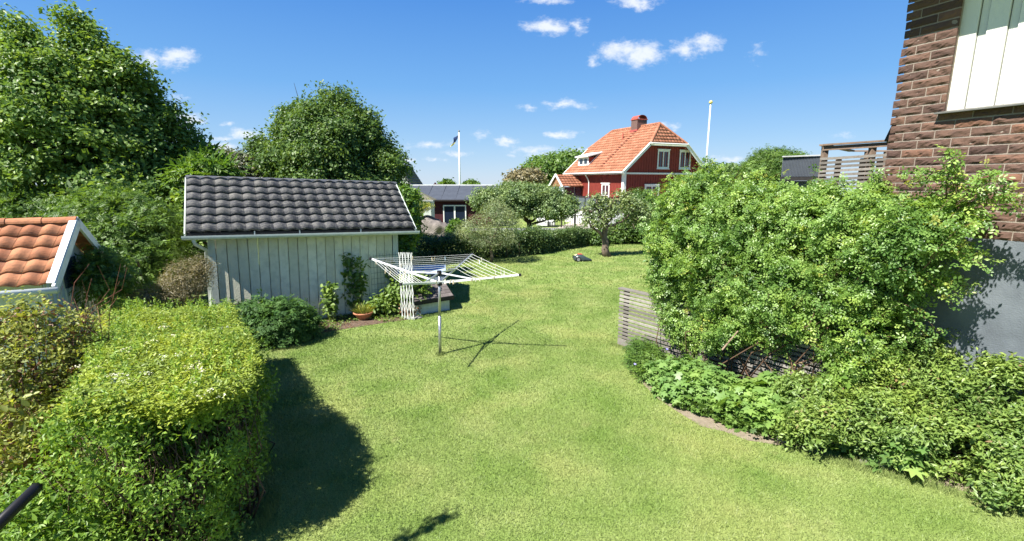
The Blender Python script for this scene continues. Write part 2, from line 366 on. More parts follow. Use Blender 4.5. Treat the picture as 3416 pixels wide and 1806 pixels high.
# ================================================================== colours
white = M('white_paint', (.78,.79,.76), (.62,.64,.60), 6, .55, .15, 60)
white_old = M('weathered_white_boards', (.60,.65,.59), (.48,.54,.48), 3, .7, .3, 50, stretch=(3,3,.5))
white_shed = MR('shed_board_paint', [(0,(.66,.65,.50)),(.5,(.77,.755,.59)),(1,(.86,.84,.67))], .65, .25, 40, .3, .5, 7, (.50,.50,.37))
panel_white = MR('white_board_paint', [(0,(.60,.60,.55)),(1,(.68,.68,.62))], .6, .1, 50)
falu = M('red_paint', (.23,.040,.028), (.185,.032,.023), 3, .75, .1, 40)
maroon = M('dark_red_wood', (.06,.013,.018), (.045,.010,.014), 3, .8)
glass = M('window_glass', (.03,.04,.055), (.015,.02,.03), 2, .06, spec=.8)
darkglass = M('dark_glass', (.012,.02,.04), (.01,.015,.03), 2, .3, spec=.25)
tile_red = MR('red_clay_tile', [(0,(.29,.115,.062)),(.5,(.35,.145,.082)),(1,(.42,.185,.11))], .8, .2, 30, .25, .25, 6, (.26,.11,.07))
tile_orange = MR('orange_clay_tile', [(0,(.32,.125,.065)),(.5,(.39,.16,.08)),(1,(.46,.205,.105))], .8, .3, 30, .2, .7, 9, (.20,.10,.06))
tile_black = MR('dark_concrete_tile', [(0,(.038,.039,.043)),(.5,(.052,.053,.058)),(.9,(.075,.075,.078)),(1,(.11,.105,.095))], .6, .5, 90, .3, .8, 17, (.17,.165,.14))
ridge_black = MR('dark_ridge_tile', [(0,(.055,.062,.075)),(1,(.085,.092,.105))], .5, .4, 70, .4, .35, 30, (.2,.2,.19))
dark_wood = M('black_fascia', (.018,.017,.018), (.03,.028,.027), 8, .7)
metal_w = M('white_gutter_metal', (.62,.66,.63), (.52,.56,.52), 8, .35, spec=.5)
alu = M('aluminium', (.55,.56,.57), (.42,.43,.44), 14, .38, spec=.5, metal=.75)
alu_w = M('white_coated_tube', (.80,.81,.82), (.68,.69,.70), 9, .35, spec=.5)
cord = M('white_line', (.85,.86,.83), (.7,.72,.68), 20, .6)
peg_m = MR('clothes_peg', [(0,(.62,.50,.30)),(.6,(.7,.62,.42)),(.8,(.75,.72,.66)),(1,(.45,.6,.7))], .6)
black_p = M('black_plastic', (.02,.02,.022), None, 5, .5)
gwood = MR('grey_weathered_wood', [(0,(.15,.14,.125)),(.5,(.23,.215,.19)),(1,(.33,.31,.275))], .85, .4, 30, .15, .5, 14, (.15,.125,.10))
brown_wood = M('brown_grey_wood', (.24,.17,.12), (.17,.125,.095), 9, .8, .3, 40)
brick_m = MR('rough_brown_brick', [(0,(.07,.042,.034)),(.3,(.10,.060,.046)),(.7,(.13,.077,.056)),(.9,(.155,.086,.06)),(1,(.19,.095,.06))], .85, .5, 22, .2, .55, 11, (.075,.05,.042))
mortar = M('mortar', (.30,.25,.205), (.23,.19,.155), 14, .9, .4, 80)
plinth_m = M('blue_grey_render', (.145,.165,.185), (.115,.132,.15), 1.6, .85, .3, 60, sharp=(.42,.56), c3=(.092,.105,.12))
slate = M('grey_felt_roof', (.06,.07,.088), (.048,.056,.072), 2, .75)
bark_g = M('grey_bark', (.20,.155,.12), (.10,.075,.055), 12, .9, .8, 30, stretch=(1,1,.4))
bark_d = M('dark_bark', (.065,.05,.04), (.035,.028,.022), 12, .9, .6, 30)
stem_r = M('reddish_stem', (.20,.075,.05), (.13,.05,.035), 10, .7)
stem_b = M('brown_twig', (.13,.085,.055), (.07,.05,.035), 12, .8)
stem_g = M('green_stem', (.13,.19,.05), (.10,.13,.04), 10, .6)
rock_m = M('granite', (.20,.175,.155), (.11,.098,.09), 4.2, .9, 1., 18, c3=(.14,.12,.11))
stone_m = M('field_stone', (.30,.285,.26), (.20,.19,.17), 9, .85, .5, 40)
soil_m = M('garden_soil', (.085,.058,.042), (.15,.105,.075), 16, .95, 1., 45, c3=(.24,.18,.13))
dry_soil = M('dry_soil', (.27,.225,.165), (.19,.155,.11), 10, .95, .8, 50)
terra = M('terracotta', (.50,.22,.12), (.40,.17,.09), 9, .8)
asphalt = M('asphalt', (.26,.26,.265), (.2,.2,.205), 6, .9)
paving = M('pale_paving', (.48,.41,.36), (.38,.33,.29), 5, .85)
moss_roof = M('mossy_roof', (.15,.145,.07), (.12,.115,.105), 3, .9, .4, 20)

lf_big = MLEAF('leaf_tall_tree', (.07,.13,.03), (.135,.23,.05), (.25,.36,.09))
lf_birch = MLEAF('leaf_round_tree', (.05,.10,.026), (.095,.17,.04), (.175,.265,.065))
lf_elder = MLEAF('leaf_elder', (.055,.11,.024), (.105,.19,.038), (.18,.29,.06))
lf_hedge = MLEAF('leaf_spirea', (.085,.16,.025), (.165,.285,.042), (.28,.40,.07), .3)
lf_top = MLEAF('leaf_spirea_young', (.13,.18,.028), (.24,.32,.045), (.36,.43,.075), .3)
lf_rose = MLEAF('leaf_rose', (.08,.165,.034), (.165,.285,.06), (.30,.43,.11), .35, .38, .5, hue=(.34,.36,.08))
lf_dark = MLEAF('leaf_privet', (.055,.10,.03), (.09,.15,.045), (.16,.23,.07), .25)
lf_apple = MLEAF('leaf_apple', (.12,.165,.065), (.19,.25,.10), (.28,.35,.16), .3)
lf_apple2 = MLEAF('leaf_apple_green', (.09,.15,.05), (.15,.225,.08), (.24,.32,.14), .3)
lf_grey = MLEAF('leaf_grey_green', (.13,.165,.08), (.20,.25,.12), (.32,.37,.20), .3)
lf_peony = MLEAF('leaf_peony', (.035,.09,.022), (.07,.15,.035), (.13,.24,.06), .25, .55, .25)
lf_rasp = MLEAF('leaf_raspberry', (.09,.16,.035), (.15,.24,.05), (.24,.34,.09), .35)
lf_maple = MLEAF('leaf_palmate', (.12,.22,.05), (.185,.31,.08), (.28,.41,.13), .35, .42, .4)
lf_weig = MLEAF('leaf_weigela', (.085,.15,.034), (.165,.255,.056), (.27,.365,.095), .3, .42, .4, hue=(.22,.15,.085))
lf_twig = MLEAF('leaf_yellow_green', (.14,.165,.045), (.27,.31,.075), (.46,.49,.11), .4, hue=(.50,.38,.12))
lf_heath = MLEAF('leaf_brownish', (.12,.115,.06), (.20,.175,.095), (.30,.26,.15), .25)
lf_lilac = MLEAF('leaf_lilac', (.06,.09,.04), (.12,.15,.09), (.22,.22,.16), .25, hue=(.42,.33,.38))
lf_dead = MLEAF('leaf_withered', (.12,.06,.035), (.2,.11,.06), (.3,.2,.11), .2)
lf_chest = MLEAF('leaf_chestnut', (.05,.12,.02), (.10,.19,.03), (.17,.28,.045), .4)
petal_w = MLEAF('white_petal', (.5,.52,.38), (.62,.62,.5), (.72,.72,.62), .2, .6, .2)
petal_b = MLEAF('violet_petal', (.22,.22,.6), (.28,.28,.7), (.4,.4,.8), .2, .6, .2)

# ================================================================== camera, sun, sky
cam = bpy.data.objects.new('camera', bpy.data.cameras.new('camera')); COL.objects.link(cam); S.camera = cam
cam.location = (0,0,H); cam.rotation_euler = (R(90)-TH, 0, 0); cam.data.sensor_width = 36; cam.data.lens = 36*F_/1024; cam.data.clip_end = 3000; cam.data.clip_start = .05
SH = np.array((.578,.458))                       # shadow offset per metre of height
sd = Vector((SH[0], SH[1], -1)).normalized(); el = math.asin(-sd.z)
sun = bpy.data.objects.new('sun', bpy.data.lights.new('sun', 'SUN')); COL.objects.link(sun)
sun.rotation_euler = sd.to_track_quat('-Z','Y').to_euler(); sun.data.energy = 5.0; sun.data.angle = R(.53); sun.data.color = (1,.955,.88)
W = bpy.data.worlds.new('World'); S.world = W; W.use_nodes = True; nt = W.node_tree; L = nt.links
bg = nt.nodes['Background']; sky = nt.nodes.new('ShaderNodeTexSky'); sky.sky_type = 'NISHITA'; sky.sun_disc = False
sky.sun_elevation = el; sky.sun_rotation = math.atan2(-sd.x, -sd.y); sky.altitude = 50; sky.air_density = 1.0; sky.dust_density = .05; sky.ozone_density = 2.0
tc = nt.nodes.new('ShaderNodeTexCoord'); sep = nt.nodes.new('ShaderNodeSeparateXYZ'); L.new(tc.outputs['Generated'], sep.inputs[0])
def mth(op, a, b=None, c=None):
    n = nt.nodes.new('ShaderNodeMath'); n.operation = op
    for i, x in enumerate((a, b, c)):
        if x is None: continue
        if isinstance(x, (int, float)): n.inputs[i].default_value = x
        else: L.new(x, n.inputs[i])
    return n.outputs[0]
yy = mth('MAXIMUM', sep.outputs['Y'], .02); uu = mth('DIVIDE', sep.outputs['X'], yy); vv = mth('DIVIDE', sep.outputs['Z'], yy)
cmb = nt.nodes.new('ShaderNodeCombineXYZ'); L.new(uu, cmb.inputs[0]); L.new(vv, cmb.inputs[1])
def wnoise(scale, det, sx=1, sy=1, rough=.6):
    mp = nt.nodes.new('ShaderNodeMapping'); mp.inputs['Scale'].default_value = (sx, sy, 1); L.new(cmb.outputs[0], mp.inputs[0])
    n = nt.nodes.new('ShaderNodeTexNoise'); n.inputs['Scale'].default_value = scale; n.inputs['Detail'].default_value = det; n.inputs['Roughness'].default_value = rough
    L.new(mp.outputs[0], n.inputs['Vector']); return n
wn = wnoise(16, 4, 1, 1.6); wsub = nt.nodes.new('ShaderNodeVectorMath'); wsub.operation = 'SUBTRACT'; L.new(wn.outputs['Color'], wsub.inputs[0]); wsub.inputs[1].default_value = (.5,.5,.5)
wsc = nt.nodes.new('ShaderNodeVectorMath'); wsc.operation = 'MULTIPLY'; L.new(wsub.outputs[0], wsc.inputs[0]); wsc.inputs[1].default_value = (.07,.035,0)
wad = nt.nodes.new('ShaderNodeVectorMath'); wad.operation = 'ADD'; L.new(cmb.outputs[0], wad.inputs[0]); L.new(wsc.outputs[0], wad.inputs[1])
CL = [(1375,68,45,17,1),(1452,65,22,16,.8),(1560,128,50,22,1),(1610,142,48,24,1),(1495,152,13,11,.7),(1725,122,32,20,.8),(1778,108,30,17,.9),(1907,135,12,14,.3),(1600,5,50,10,.9),(1375,3,50,8,.8),
 (1420,260,45,9,.8),(1325,275,14,8,.6),(375,152,32,19,.75),(440,146,38,21,1),(450,245,18,6,.6),(1085,362,48,10,.7),(1270,358,28,9,.95),(1410,335,34,8,.95),(1340,376,50,9,.6),(1218,338,18,9,.35),
 (1360,388,38,8,.6),(1660,320,32,9,.9),(1150,390,28,6,.6),(1085,403,15,5,.6),(1450,380,26,8,.8),(1830,397,42,6,.6),(2105,340,22,8,.35),(575,313,12,5,.5),(560,350,25,6,.7),(620,340,36,13,.9),
 (550,372,35,9,.9),(1290,390,15,5,.5),(1030,400,20,8,.8),(480,300,32,12,.9),(1115,407,16,4,.4),(10,95,18,8,.4)]
acc = None
for (x, y, rx, ry, a) in CL:
    r0 = ray(x/2.516, y/2.516); u0, v0 = r0[0]/r0[1], r0[2]/r0[1]; k = 1/(F_*2.516)
    sx = 1/(rx*k*1.3*(1+abs(u0)*.3)); sy = 1/(ry*k*1.35)
    n = nt.nodes.new('ShaderNodeVectorMath'); n.operation = 'MULTIPLY_ADD'; L.new(wad.outputs[0], n.inputs[0]); n.inputs[1].default_value = (sx, sy, 0); n.inputs[2].default_value = (-u0*sx, -v0*sy, 0)
    ln = nt.nodes.new('ShaderNodeVectorMath'); ln.operation = 'LENGTH'; L.new(n.outputs[0], ln.inputs[0])
    q = mth('MULTIPLY', mth('SUBTRACT', 1, ln.outputs['Value']), float(a)); acc = q if acc is None else mth('MAXIMUM', acc, q)
dn = wnoise(38, 8, 1, 1.7, .68)
den = mth('ADD', acc, mth('MULTIPLY', mth('SUBTRACT', dn.outputs['Fac'], .38), 1.7))
mr = nt.nodes.new('ShaderNodeMapRange'); mr.interpolation_type = 'SMOOTHSTEP'; L.new(den, mr.inputs[0]); mr.inputs[1].default_value = .14; mr.inputs[2].default_value = 1.15; mr.inputs[4].default_value = .9
hz = mth('GREATER_THAN', sep.outputs['Y'], .03); fac = mth('MULTIPLY', mr.outputs[0], hz)
hs = nt.nodes.new('ShaderNodeHueSaturation'); hs.inputs['Saturation'].default_value = 1.35; L.new(sky.outputs[0], hs.inputs['Color'])
gr = ramp(nt, [(0,(.56,.75,1.)),(.08,(.38,.64,.99)),(.18,(.21,.50,.97)),(.36,(.09,.31,.86)),(.9,(.018,.09,.40))]); L.new(sep.outputs['Z'], gr.inputs[0])
gs = nt.nodes.new('ShaderNodeVectorMath'); gs.operation = 'SCALE'; L.new(gr.outputs[0], gs.inputs[0]); gs.inputs['Scale'].default_value = 7.6
mg = nt.nodes.new('ShaderNodeMixRGB'); mg.inputs[0].default_value = .82; L.new(hs.outputs[0], mg.inputs[1]); L.new(gs.outputs[0], mg.inputs[2])
mixc = nt.nodes.new('ShaderNodeMixRGB'); L.new(fac, mixc.inputs[0]); L.new(mg.outputs[0], mixc.inputs[1]); mixc.inputs[2].default_value = (7.6,8.0,8.6,1)
L.new(mixc.outputs[0], bg.inputs[0]); bg.inputs[1].default_value = .052
S.view_settings.view_transform = 'Standard'; S.view_settings.look = 'None'; S.view_settings.exposure = 1.3; S.view_settings.gamma = 1

# ================================================================== ground
def sheet(name, pts, z, m, sub=0):
    mb = MB(); mb.poly([(p[0], p[1], z) for p in pts]); o = mb.build(name, m); o['kind'] = 'structure'; return o
# ground as one sheet to the horizon, gently uneven
n = 60; xs = np.concatenate([np.linspace(-1500,-45,8), np.linspace(-40,40,n), np.linspace(45,1500,8)]); ys = np.concatenate([np.linspace(-300,-6,4), np.linspace(-4,60,n), np.linspace(65,2500,8)])
gx, gy = np.meshgrid(xs, ys, indexing='ij'); gz = -.035*np.clip(np.hypot(gx, gy-10)-75, 0, 2000)
Vv = np.c_[gx.ravel(), gy.ravel(), gz.ravel()]; ny = len(ys); fi = []
for i in range(len(xs)-1):
    for j in range(ny-1): a = i*ny+j; fi += [a, a+ny, a+ny+1, a+1]
o = link('ground', mesh_np(Vv, np.array(fi), 4), LAWN); o['kind'] = 'structure'

hedge_poly = [(-5.05,8.15),(-3.85,6.35),(-2.66,4.65),(-2.52,4.15),(-2.72,3.6),(-3.5,3.35),(-3.85,3.9),(-5.2,5.6),(-7.2,8.1)]
def hedge_h(x, y): return 1.25+.40*np.clip((8-y)/3.6, 0, 1)+.03*np.sin(x*2.1+y*1.3)+.03*np.sin(y*2.7)
bedR = [(2.2,8.3),(2.25,7.5),(2.32,7.0),(2.45,6.66),(2.55,6.42),(2.68,6.12),(2.95,5.98),(3.15,5.76),(3.45,5.66),(3.75,5.56),(4.37,5.17),(5.25,4.55),(6.3,3.6),(7.2,4.0),(4.9,6.2),(2.6,9.2)]
WL = np.array((-6.77,10.36)); sd_ = np.array((.86,.51)); sb_ = np.array((-.51,.86))
soilp = [(-5.6,9.75),(-4.6,10.15),(-3.9,10.62),(-3.2,11.05),(-2.75,11.3),(-2.35,11.55),(-2.6,12.2),(-3.3,12.4),(-6.3,10.6)]
sheet('flower_bed_soil', soilp, .004, soil_m)
sheet('border_soil', bedR, .004, dry_soil)
hcen = np.array(hedge_poly).mean(0); hedge_in = [tuple(hcen+(np.array(p)-hcen)*.86) for p in hedge_poly]
sheet('hedge_soil', hedge_in, .004, soil_m)
# dark soil path edge
sheet('road', [V(400,229,36)[:2], V(560,229,33)[:2], (6,40), (-8,35.7)], .004, asphalt) if False else None
sheet('road', [(-3,33.2),(3.2,33.2),(4.4,35.4),(-3,35.2)], .004, asphalt)
sheet('terrace_paving', [(3.3,35.0),(9.5,33.0),(13,38),(6,43)], .02, paving)

def grass(name, x0, x1, y0, y1, dens, h, w, excl, seed, maxw=True):
    n = int((x1-x0)*(y1-y0)*dens); P = np.c_[x0+rng.random(n)*(x1-x0), y0+rng.random(n)*(y1-y0)]
    k = np.abs(P[:,0]) < 1.16*P[:,1]+.6
    Pj = P+np.c_[np.sin(P[:,1]*9)+np.sin(P[:,0]*17+P[:,1]*5), np.sin(P[:,0]*11)+np.sin(P[:,1]*19)]*.025+rng.normal(size=P.shape)*.03
    for e in excl: k &= ~pip(Pj, e)
    P = P[k]; n = len(P); a = rng.random(n)*6.283; lean = .25+rng.random(n)*.85; hh = h*(.5+rng.random(n)*.8); ww = w*(.6+rng.random(n)*.8)
    az = rng.random(n)*6.283+.0; dx = np.cos(az)*np.sin(lean)*hh; dy = np.sin(az)*np.sin(lean)*hh; dz = np.cos(lean)*hh
    px = -np.sin(a)*ww/2; py = np.cos(a)*ww/2
    v = np.zeros((n,3,3)); v[:,0,0] = P[:,0]-px; v[:,0,1] = P[:,1]-py; v[:,1,0] = P[:,0]+px; v[:,1,1] = P[:,1]+py; v[:,2,0] = P[:,0]+dx; v[:,2,1] = P[:,1]+dy; v[:,2,2] = dz
    return v.reshape(-1,3), rng.random(n)
shed_foot = [tuple(WL-sd_*.1), tuple(WL+sd_*4.3), tuple(WL+sd_*4.3+sb_*3), tuple(WL-sd_*.1+sb_*3)]
ex = [hedge_in, bedR, soilp, shed_foot]
parts = [grass('a', -6, 6.5, 3.4, 6.5, 6500, .040, .0065, ex, 1), grass('b', -8, 8, 6.5, 10, 3600, .042, .009, ex, 2), grass('c', -8, 12, 10, 15, 1700, .045, .013, ex, 3), grass('d', -10, 14, 15, 27, 500, .05, .024, ex, 4)]
vv_ = np.vstack([p[0] for p in parts]); rr_ = np.concatenate([p[1] for p in parts])
tag(link('grass', mesh_np(vv_, np.arange(len(vv_)), 3, rr_), GRASS), 'short mown green lawn grass with yellowish patches filling the garden', 'grass', kind='stuff')

# ================================================================== garden shed
def garden_shed():
    L_e = np.array((-6.94,9.86)); Wd, Dp = 4.99, 3.3; ei, eo = .38, .33     # eave length, depth between eaves, inset of walls
    t = thing('garden_shed', (L_e[0], L_e[1], -.0), math.atan2(.51,.86), 'white boarded garden shed under a dark tiled roof', 'shed', ry=R(1.7))
    ze = 2.36; zr = 3.47; run = Dp/2; x0, x1, y0, y1 = ei, Wd-ei, eo, Dp-eo
    # front and end walls of overlapping boards
    def boards(mb, a, b, nrm, z0, z1f, w=.215):
        a = np.array(a); b = np.array(b); Ln = np.linalg.norm(b-a); d = (b-a)/Ln; k = int(round(Ln/w)); w = Ln/k; nrm = np.array(nrm)
        for i in range(k):
            mb.cr = random.random(); p = a+d*(i*w+.004); q = a+d*((i+1)*w-.010); o2 = .004+random.uniform(0,.003); o1 = .018+random.uniform(0,.003)
            P = [p+nrm*o2, q+nrm*o1, q-nrm*.01, p-nrm*.01]; zt = [z1f(x) for x in (p,q,q,p)]
            mb.hexa([(c[0],c[1],z0) for c in P]+[(c[0],c[1],zz) for c, zz in zip(P, zt)])
    sl = (zr-ze)/run
    fz = lambda c: ze-.08+sl*eo
    mb = MB(); boards(mb, (x0+.12,y0), (x1-.12,y0), (0,-1), -.15, lambda c: ze-.06)
    mb.build('front_wall', white_shed, t, True, rnd=True)
    g = lambda c: min(ze-.06+sl*c[1], ze-.06+sl*(Dp-c[1]))-.0
    for nm, xx, nr in (('end_wall', x0, (-1,0)), ('end_wall', x1, (1,0))):
        mb = MB(); boards(mb, (xx,y0+.12), (xx,y1-.02), nr, -.15, g, .2); mb.build(nm, white_shed, t, True, rnd=True)
    mb = MB(); boards(mb, (x0,y1), (x1,y1), (0,1), -.15, lambda c: ze-.06); mb.build('back_wall', white_shed, t, True, rnd=True)
    for xx in (x0-.03, x1-.11):
        MB().box(xx, xx+.14, y0-.035, y0+.12, -.15, ze-.06).build('corner_board', white_old, t, True, bevel=.004)
    # roof deck, soffit, gable verge boards
    mb = MB(); th = .05
    for s0, s1 in ((0, run), (Dp, run)):
        z0, z1 = ze, zr
        mb.hexa([(0.02,s0,z0-th),(Wd-.02,s0,z0-th),(Wd-.02,s1,z1-th),(0.02,s1,z1-th),(0.02,s0,z0-.01),(Wd-.02,s0,z0-.01),(Wd-.02,s1,z1-.01),(0.02,s1,z1-.01)])
    mb.build('roof_deck', dark_wood, t, True)
    up = np.array((0, run, zr-ze)); up /= np.linalg.norm(up); sln = math.hypot(run, zr-ze)
    tw = Wd/18; thh = sln/7
    me = tiled((0,-.05,ze+.0), (1,0,0), up, [(0,0),(Wd,0),(Wd,sln+.04),(0,sln+.04)], tw, thh, .034, .046, 1, 16, .009)
    rf = link('tiled_roof', me, tile_black, t, True)
    upb = np.array((0, -run, zr-ze)); upb /= np.linalg.norm(upb)
    link('tiled_roof', tiled((0,Dp+.05,ze), (1,0,0), upb, [(0,0),(Wd,0),(Wd,sln+.04),(0,sln+.04)], tw, thh, .024, .036, 1, 6, 0), tile_black, t, True)
    mb = MB(); ridge_tiles((-.02,run,zr+.035), (Wd+.02,run,zr+.035), .085, .4, mb); mb.build('ridge', ridge_black, t, True, rnd=True)
    for xx in (-.035, Wd+.01):
        mb = MB()
        for s0 in (0, Dp): mb.bar((xx+.012,s0-.06*(1 if s0==0 else -1),ze-.045-.03), (xx+.012,run,zr-.045+.03), .025, .13)
        mb.build('verge_board', white_old, t, True)
    # rafter ends of the dark fascia and the white gutter with its brackets
    MB().box(0.0,Wd,-.02,.012,ze-.17,ze-.03).build('fascia', dark_wood, t, True)
    mb = MB(); K = 8
    prof = [(-.09+.062*math.cos(math.pi+math.pi*k/K), .062*math.sin(math.pi+math.pi*k/K)) for k in range(K+1)]
    prof = prof+[(p[0]*1.0, p[1]+.006) for p in prof[::-1][1:-1]]
    bsz = len(mb.v)
    for xx in (-.08, Wd+.1): mb.v += [(xx, p[0], ze-.1+p[1]) for p in prof]
    m_ = len(prof)
    for k in range(m_): mb.f.append((k, (k+1)%m_, m_+(k+1)%m_, m_+k)); mb.r.append(.5)
    mb.f += [tuple(range(m_)), tuple(range(m_, 2*m_))[::-1]]; mb.r += [.5,.5]
    gt = mb.build('gutter', metal_w, t, True)
    MB().box(-.08,Wd+.1,-.153,-.147,ze-.106,ze-.07).build('gutter_lip', metal_w, gt, True)
    for xx in (1.27,2.2,3.6): MB().box(xx-.012,xx+.012,-.022,-.04,ze-.11,ze-.0).build('gutter_bracket', metal_w, gt, True)
    mb = MB(); mb.tube([(.12,-.09,ze-.15),(.14,-.02,ze-.26),(x0-.05,.16,ze-.42),(x0-.07,y0+.1,ze-.52),(x0-.07,y0+.1,.1),(x0-.12,y0,.02)], .036, 10)
    mb.build('downpipe', metal_w, t, True, smooth=True)
    return t
garden_shed()
def wall_pt(px, z, off=0.):
    """point on the shed's front wall line seen at px"""
    a = np.array((-6.94,9.86))+sd_*.38+sb_*.33; best = None
    for t in np.linspace(0, 4.3, 200):
        p = a+sd_*t; f = .983*p[1]+(H-z)*.185; q = 512+F_*p[0]/f
        if best is None or abs(q-px) < best[0]: best = (abs(q-px), p)
    p = best[1]-sb_*off; return np.array((p[0], p[1], z))

# wire mesh on the wall and the climber on it
mesh = MB()
pA, pB = wall_pt(372,0,.09), wall_pt(401,0,.09)
for i in range(8):
    z = .45+i*.15; mesh.tube([(*pA[:2],z),(*pB[:2],z)], .0035 if i else .005, 4)
for i in range(10):
    q = pA+(pB-pA)*i/9; mesh.tube([(q[0],q[1],.4),(q[0],q[1],1.55)], .003, 4)
tag(mesh.build('wire_trellis', M('grey_wire', (.10,.14,.10), None, 5, .5, metal=.4), rnd=False), 'thin wire grid leaning on the shed wall behind the berry plants', 'trellis')

def clump(name, label, cat, base, blobs, n, size, tmpl, mat, stem=stem_g, per=14, sig=.06, amp=.3, inner=.15, nst=8, group=None, var=.3, droop=.25, upb=.6, rs=.006, **kw):
    t = thing(name, (base[0], base[1], 0), 0, label, cat, group)
    add_leaves('foliage', blob_pts(blobs, n, per, sig, amp, inner=inner, upb=upb, **kw), size, tmpl, mat, t, var, droop)
    mb = MB()
    for i in range(nst):
        b = blobs[i % len(blobs)]; a = np.array((base[0], base[1], 0))+np.append(rng.normal(size=2)*.06, 0)
        d = rng.normal(size=3)*.35; e = np.array(b[:3])+d*np.array(b[3:6]); limb(mb, a, e, rs*1.6, rs*.6, 5, .05)
    mb.build('stem', stem, t, smooth=True); return t
# peony by the shed
c = V(273,322,9.75)
clump('peony_bush', 'dark green peony bush at the left foot of the shed wall', 'bush', (-5.1,9.75), [(-5.55,9.65,.42,.5,.42,.45),(-5.05,9.7,.42,.55,.5,.50),(-4.7,10.0,.3,.38,.35,.36)], 5200, .12, T_SPRIGN, lf_peony, amp=.25, per=10, sig=.09, upb=.9)
p = wall_pt(328,0,.46)
clump('young_shrub', 'slim pale green young plant with a bamboo stake, alone before the shed wall', 'plant', p, [(p[0],p[1],.35,.14,.12,.2),(p[0]+.02,p[1],.62,.15,.13,.16),(p[0]+.02,p[1],.85,.12,.11,.14)], 420, .10, T_OVAL, lf_rasp, per=7, sig=.04, inner=.1, nst=3, upb=.9)
p = wall_pt(318,0,.45); mb = MB(); mb.tube([(p[0]-.12,p[1],0),(p[0]+.02,p[1],.62)], .006, 5).tube([(p[0]+.02,p[1],.62),(p[0]+.2,p[1]+.05,.6)], .005, 5)
tag(mb.build('wire_support', alu), 'thin bent wire stick left of the slim pale green plant', 'plant support')
p = wall_pt(356,0,.12)
clump('climbing_plant', 'dark shaded climbing berry plant against the shed wall above the terracotta pot', 'plant', p, [(p[0]-.08,p[1],.5,.2,.09,.3),(p[0]-.1,p[1],.95,.2,.09,.3),(p[0]+.13,p[1],.85,.15,.09,.35),(p[0]-.12,p[1],1.38,.17,.08,.2),(p[0]+.17,p[1],1.4,.09,.07,.16)], 520, .12, T_OVAL, lf_rasp, per=6, sig=.06, inner=.05, nst=6, upb=.3)
p = wall_pt(391,0,.12)
clump('climbing_plant', 'sparse dark climbing sprig on the wire grid right of the bigger climber', 'plant', p, [(p[0]-.12,p[1],1.25,.15,.07,.12),(p[0],p[1],1.0,.1,.06,.2),(p[0]+.08,p[1],.8,.1,.06,.2)], 110, .11, T_OVAL, lf_rasp, per=5, sig=.05, inner=0, nst=3, upb=.3)
# terracotta bowl
p = wall_pt(358,0,.6)
t = thing('flower_pot', (p[0],p[1],0), 0, 'low round terracotta bowl with grassy leaves before the shed wall', 'flower pot')
MB().lathe([(.0,.01),(.14,.01),(.15,.03),(.235,.15),(.25,.16),(.25,.19),(.225,.19),(.215,.16),(.0,.15)], n=28).build('bowl', terra, t, True, smooth=True)
n = 260; P = np.zeros((n,3)); a_ = rng.random(n)*6.283; rr = rng.random(n)**.5*.17; P[:,0] = rr*np.cos(a_); P[:,1] = rr*np.sin(a_); P[:,2] = .16
out = np.c_[np.cos(a_)*rr*4, np.sin(a_)*rr*4, np.full(n,.0)]+rng.normal(size=(n,3))*.25; out[:,2] = .9; out /= np.linalg.norm(out, axis=1, keepdims=True)
sdv = np.cross(out, (0,0,1.)); sdv /= np.linalg.norm(sdv, axis=1, keepdims=True); ln = (.15+rng.random(n)*.18)[:,None]; wv = np.stack([P-sdv*.006, P+sdv*.006, P+out*ln*.6+sdv*.006-[0,0,.0], P+out*ln+np.array((0,0,-.05))], axis=1)
link('leaves', mesh_np(wv.reshape(-1,3), np.arange(n*4), 4, rng.random(n)), lf_twig, t, True)
# raspberries at the right end
p = wall_pt(390,0,.58); q = wall_pt(403,0,.7)
clump('raspberry_bush', 'leafy bright green raspberry canes between the bowl and the white lattice', 'bush', p, [(p[0]-.35,p[1]-.1,.26,.35,.25,.26),(p[0],p[1],.42,.3,.25,.36),(p[0]+.3,p[1]+.05,.62,.28,.2,.42),(p[0]+.55,p[1]+.15,.72,.3,.18,.35), (q[0]-.02,q[1]-.05,.5,.2,.12,.3)], 2500, .10, T_OVAL, lf_rasp, per=7, sig=.07, inner=.08, nst=14, upb=.8)
clump('raspberry_bush', 'small low raspberry shoots with withered leaves at the foot of the lattice', 'bush', (q[0]+.1,q[1]-.2), [(q[0]+.02,q[1]-.15,.16,.28,.16,.16)], 260, .08, T_OVAL, lf_dead, per=6, sig=.05, nst=4)
# low weeds on the soil bed
ps = np.array(soilp); lo, hi = ps.min(0), ps.max(0); q = lo+rng.random((5200,2))*(hi-lo); q = q[pip(q, soilp)]
w = np.sin(q[:,0]*4)+np.sin(q[:,1]*5+1)+(q[:,0]+3.2)*-.5; q = q[w > .1]
tag(link('weeds', leaf_mesh(np.c_[q, .02+rng.random(len(q))*.04], np.tile((0,0,1.), (len(q),1))+rng.normal(size=(len(q),3))*.4, .05*(.6+rng.random(len(q))), T_OVAL, rng.random(len(q))), lf_rasp), 'low pale green weeds creeping over the soil bed along the shed', 'weeds', kind='stuff')
q = lo+rng.random((2600,2))*(hi-lo); q = q[pip(q, soilp)]
tag(link('fallen_leaves', leaf_mesh(np.c_[q, np.full(len(q),.012)], np.tile((0,0,1.), (len(q),1))+rng.normal(size=(len(q),3))*.3, .035*(.6+rng.random(len(q))), T_DIA, rng.random(len(q))), lf_dead), 'scattered dry brown leaf litter lying on the soil by the shed', 'leaf litter', kind='stuff')

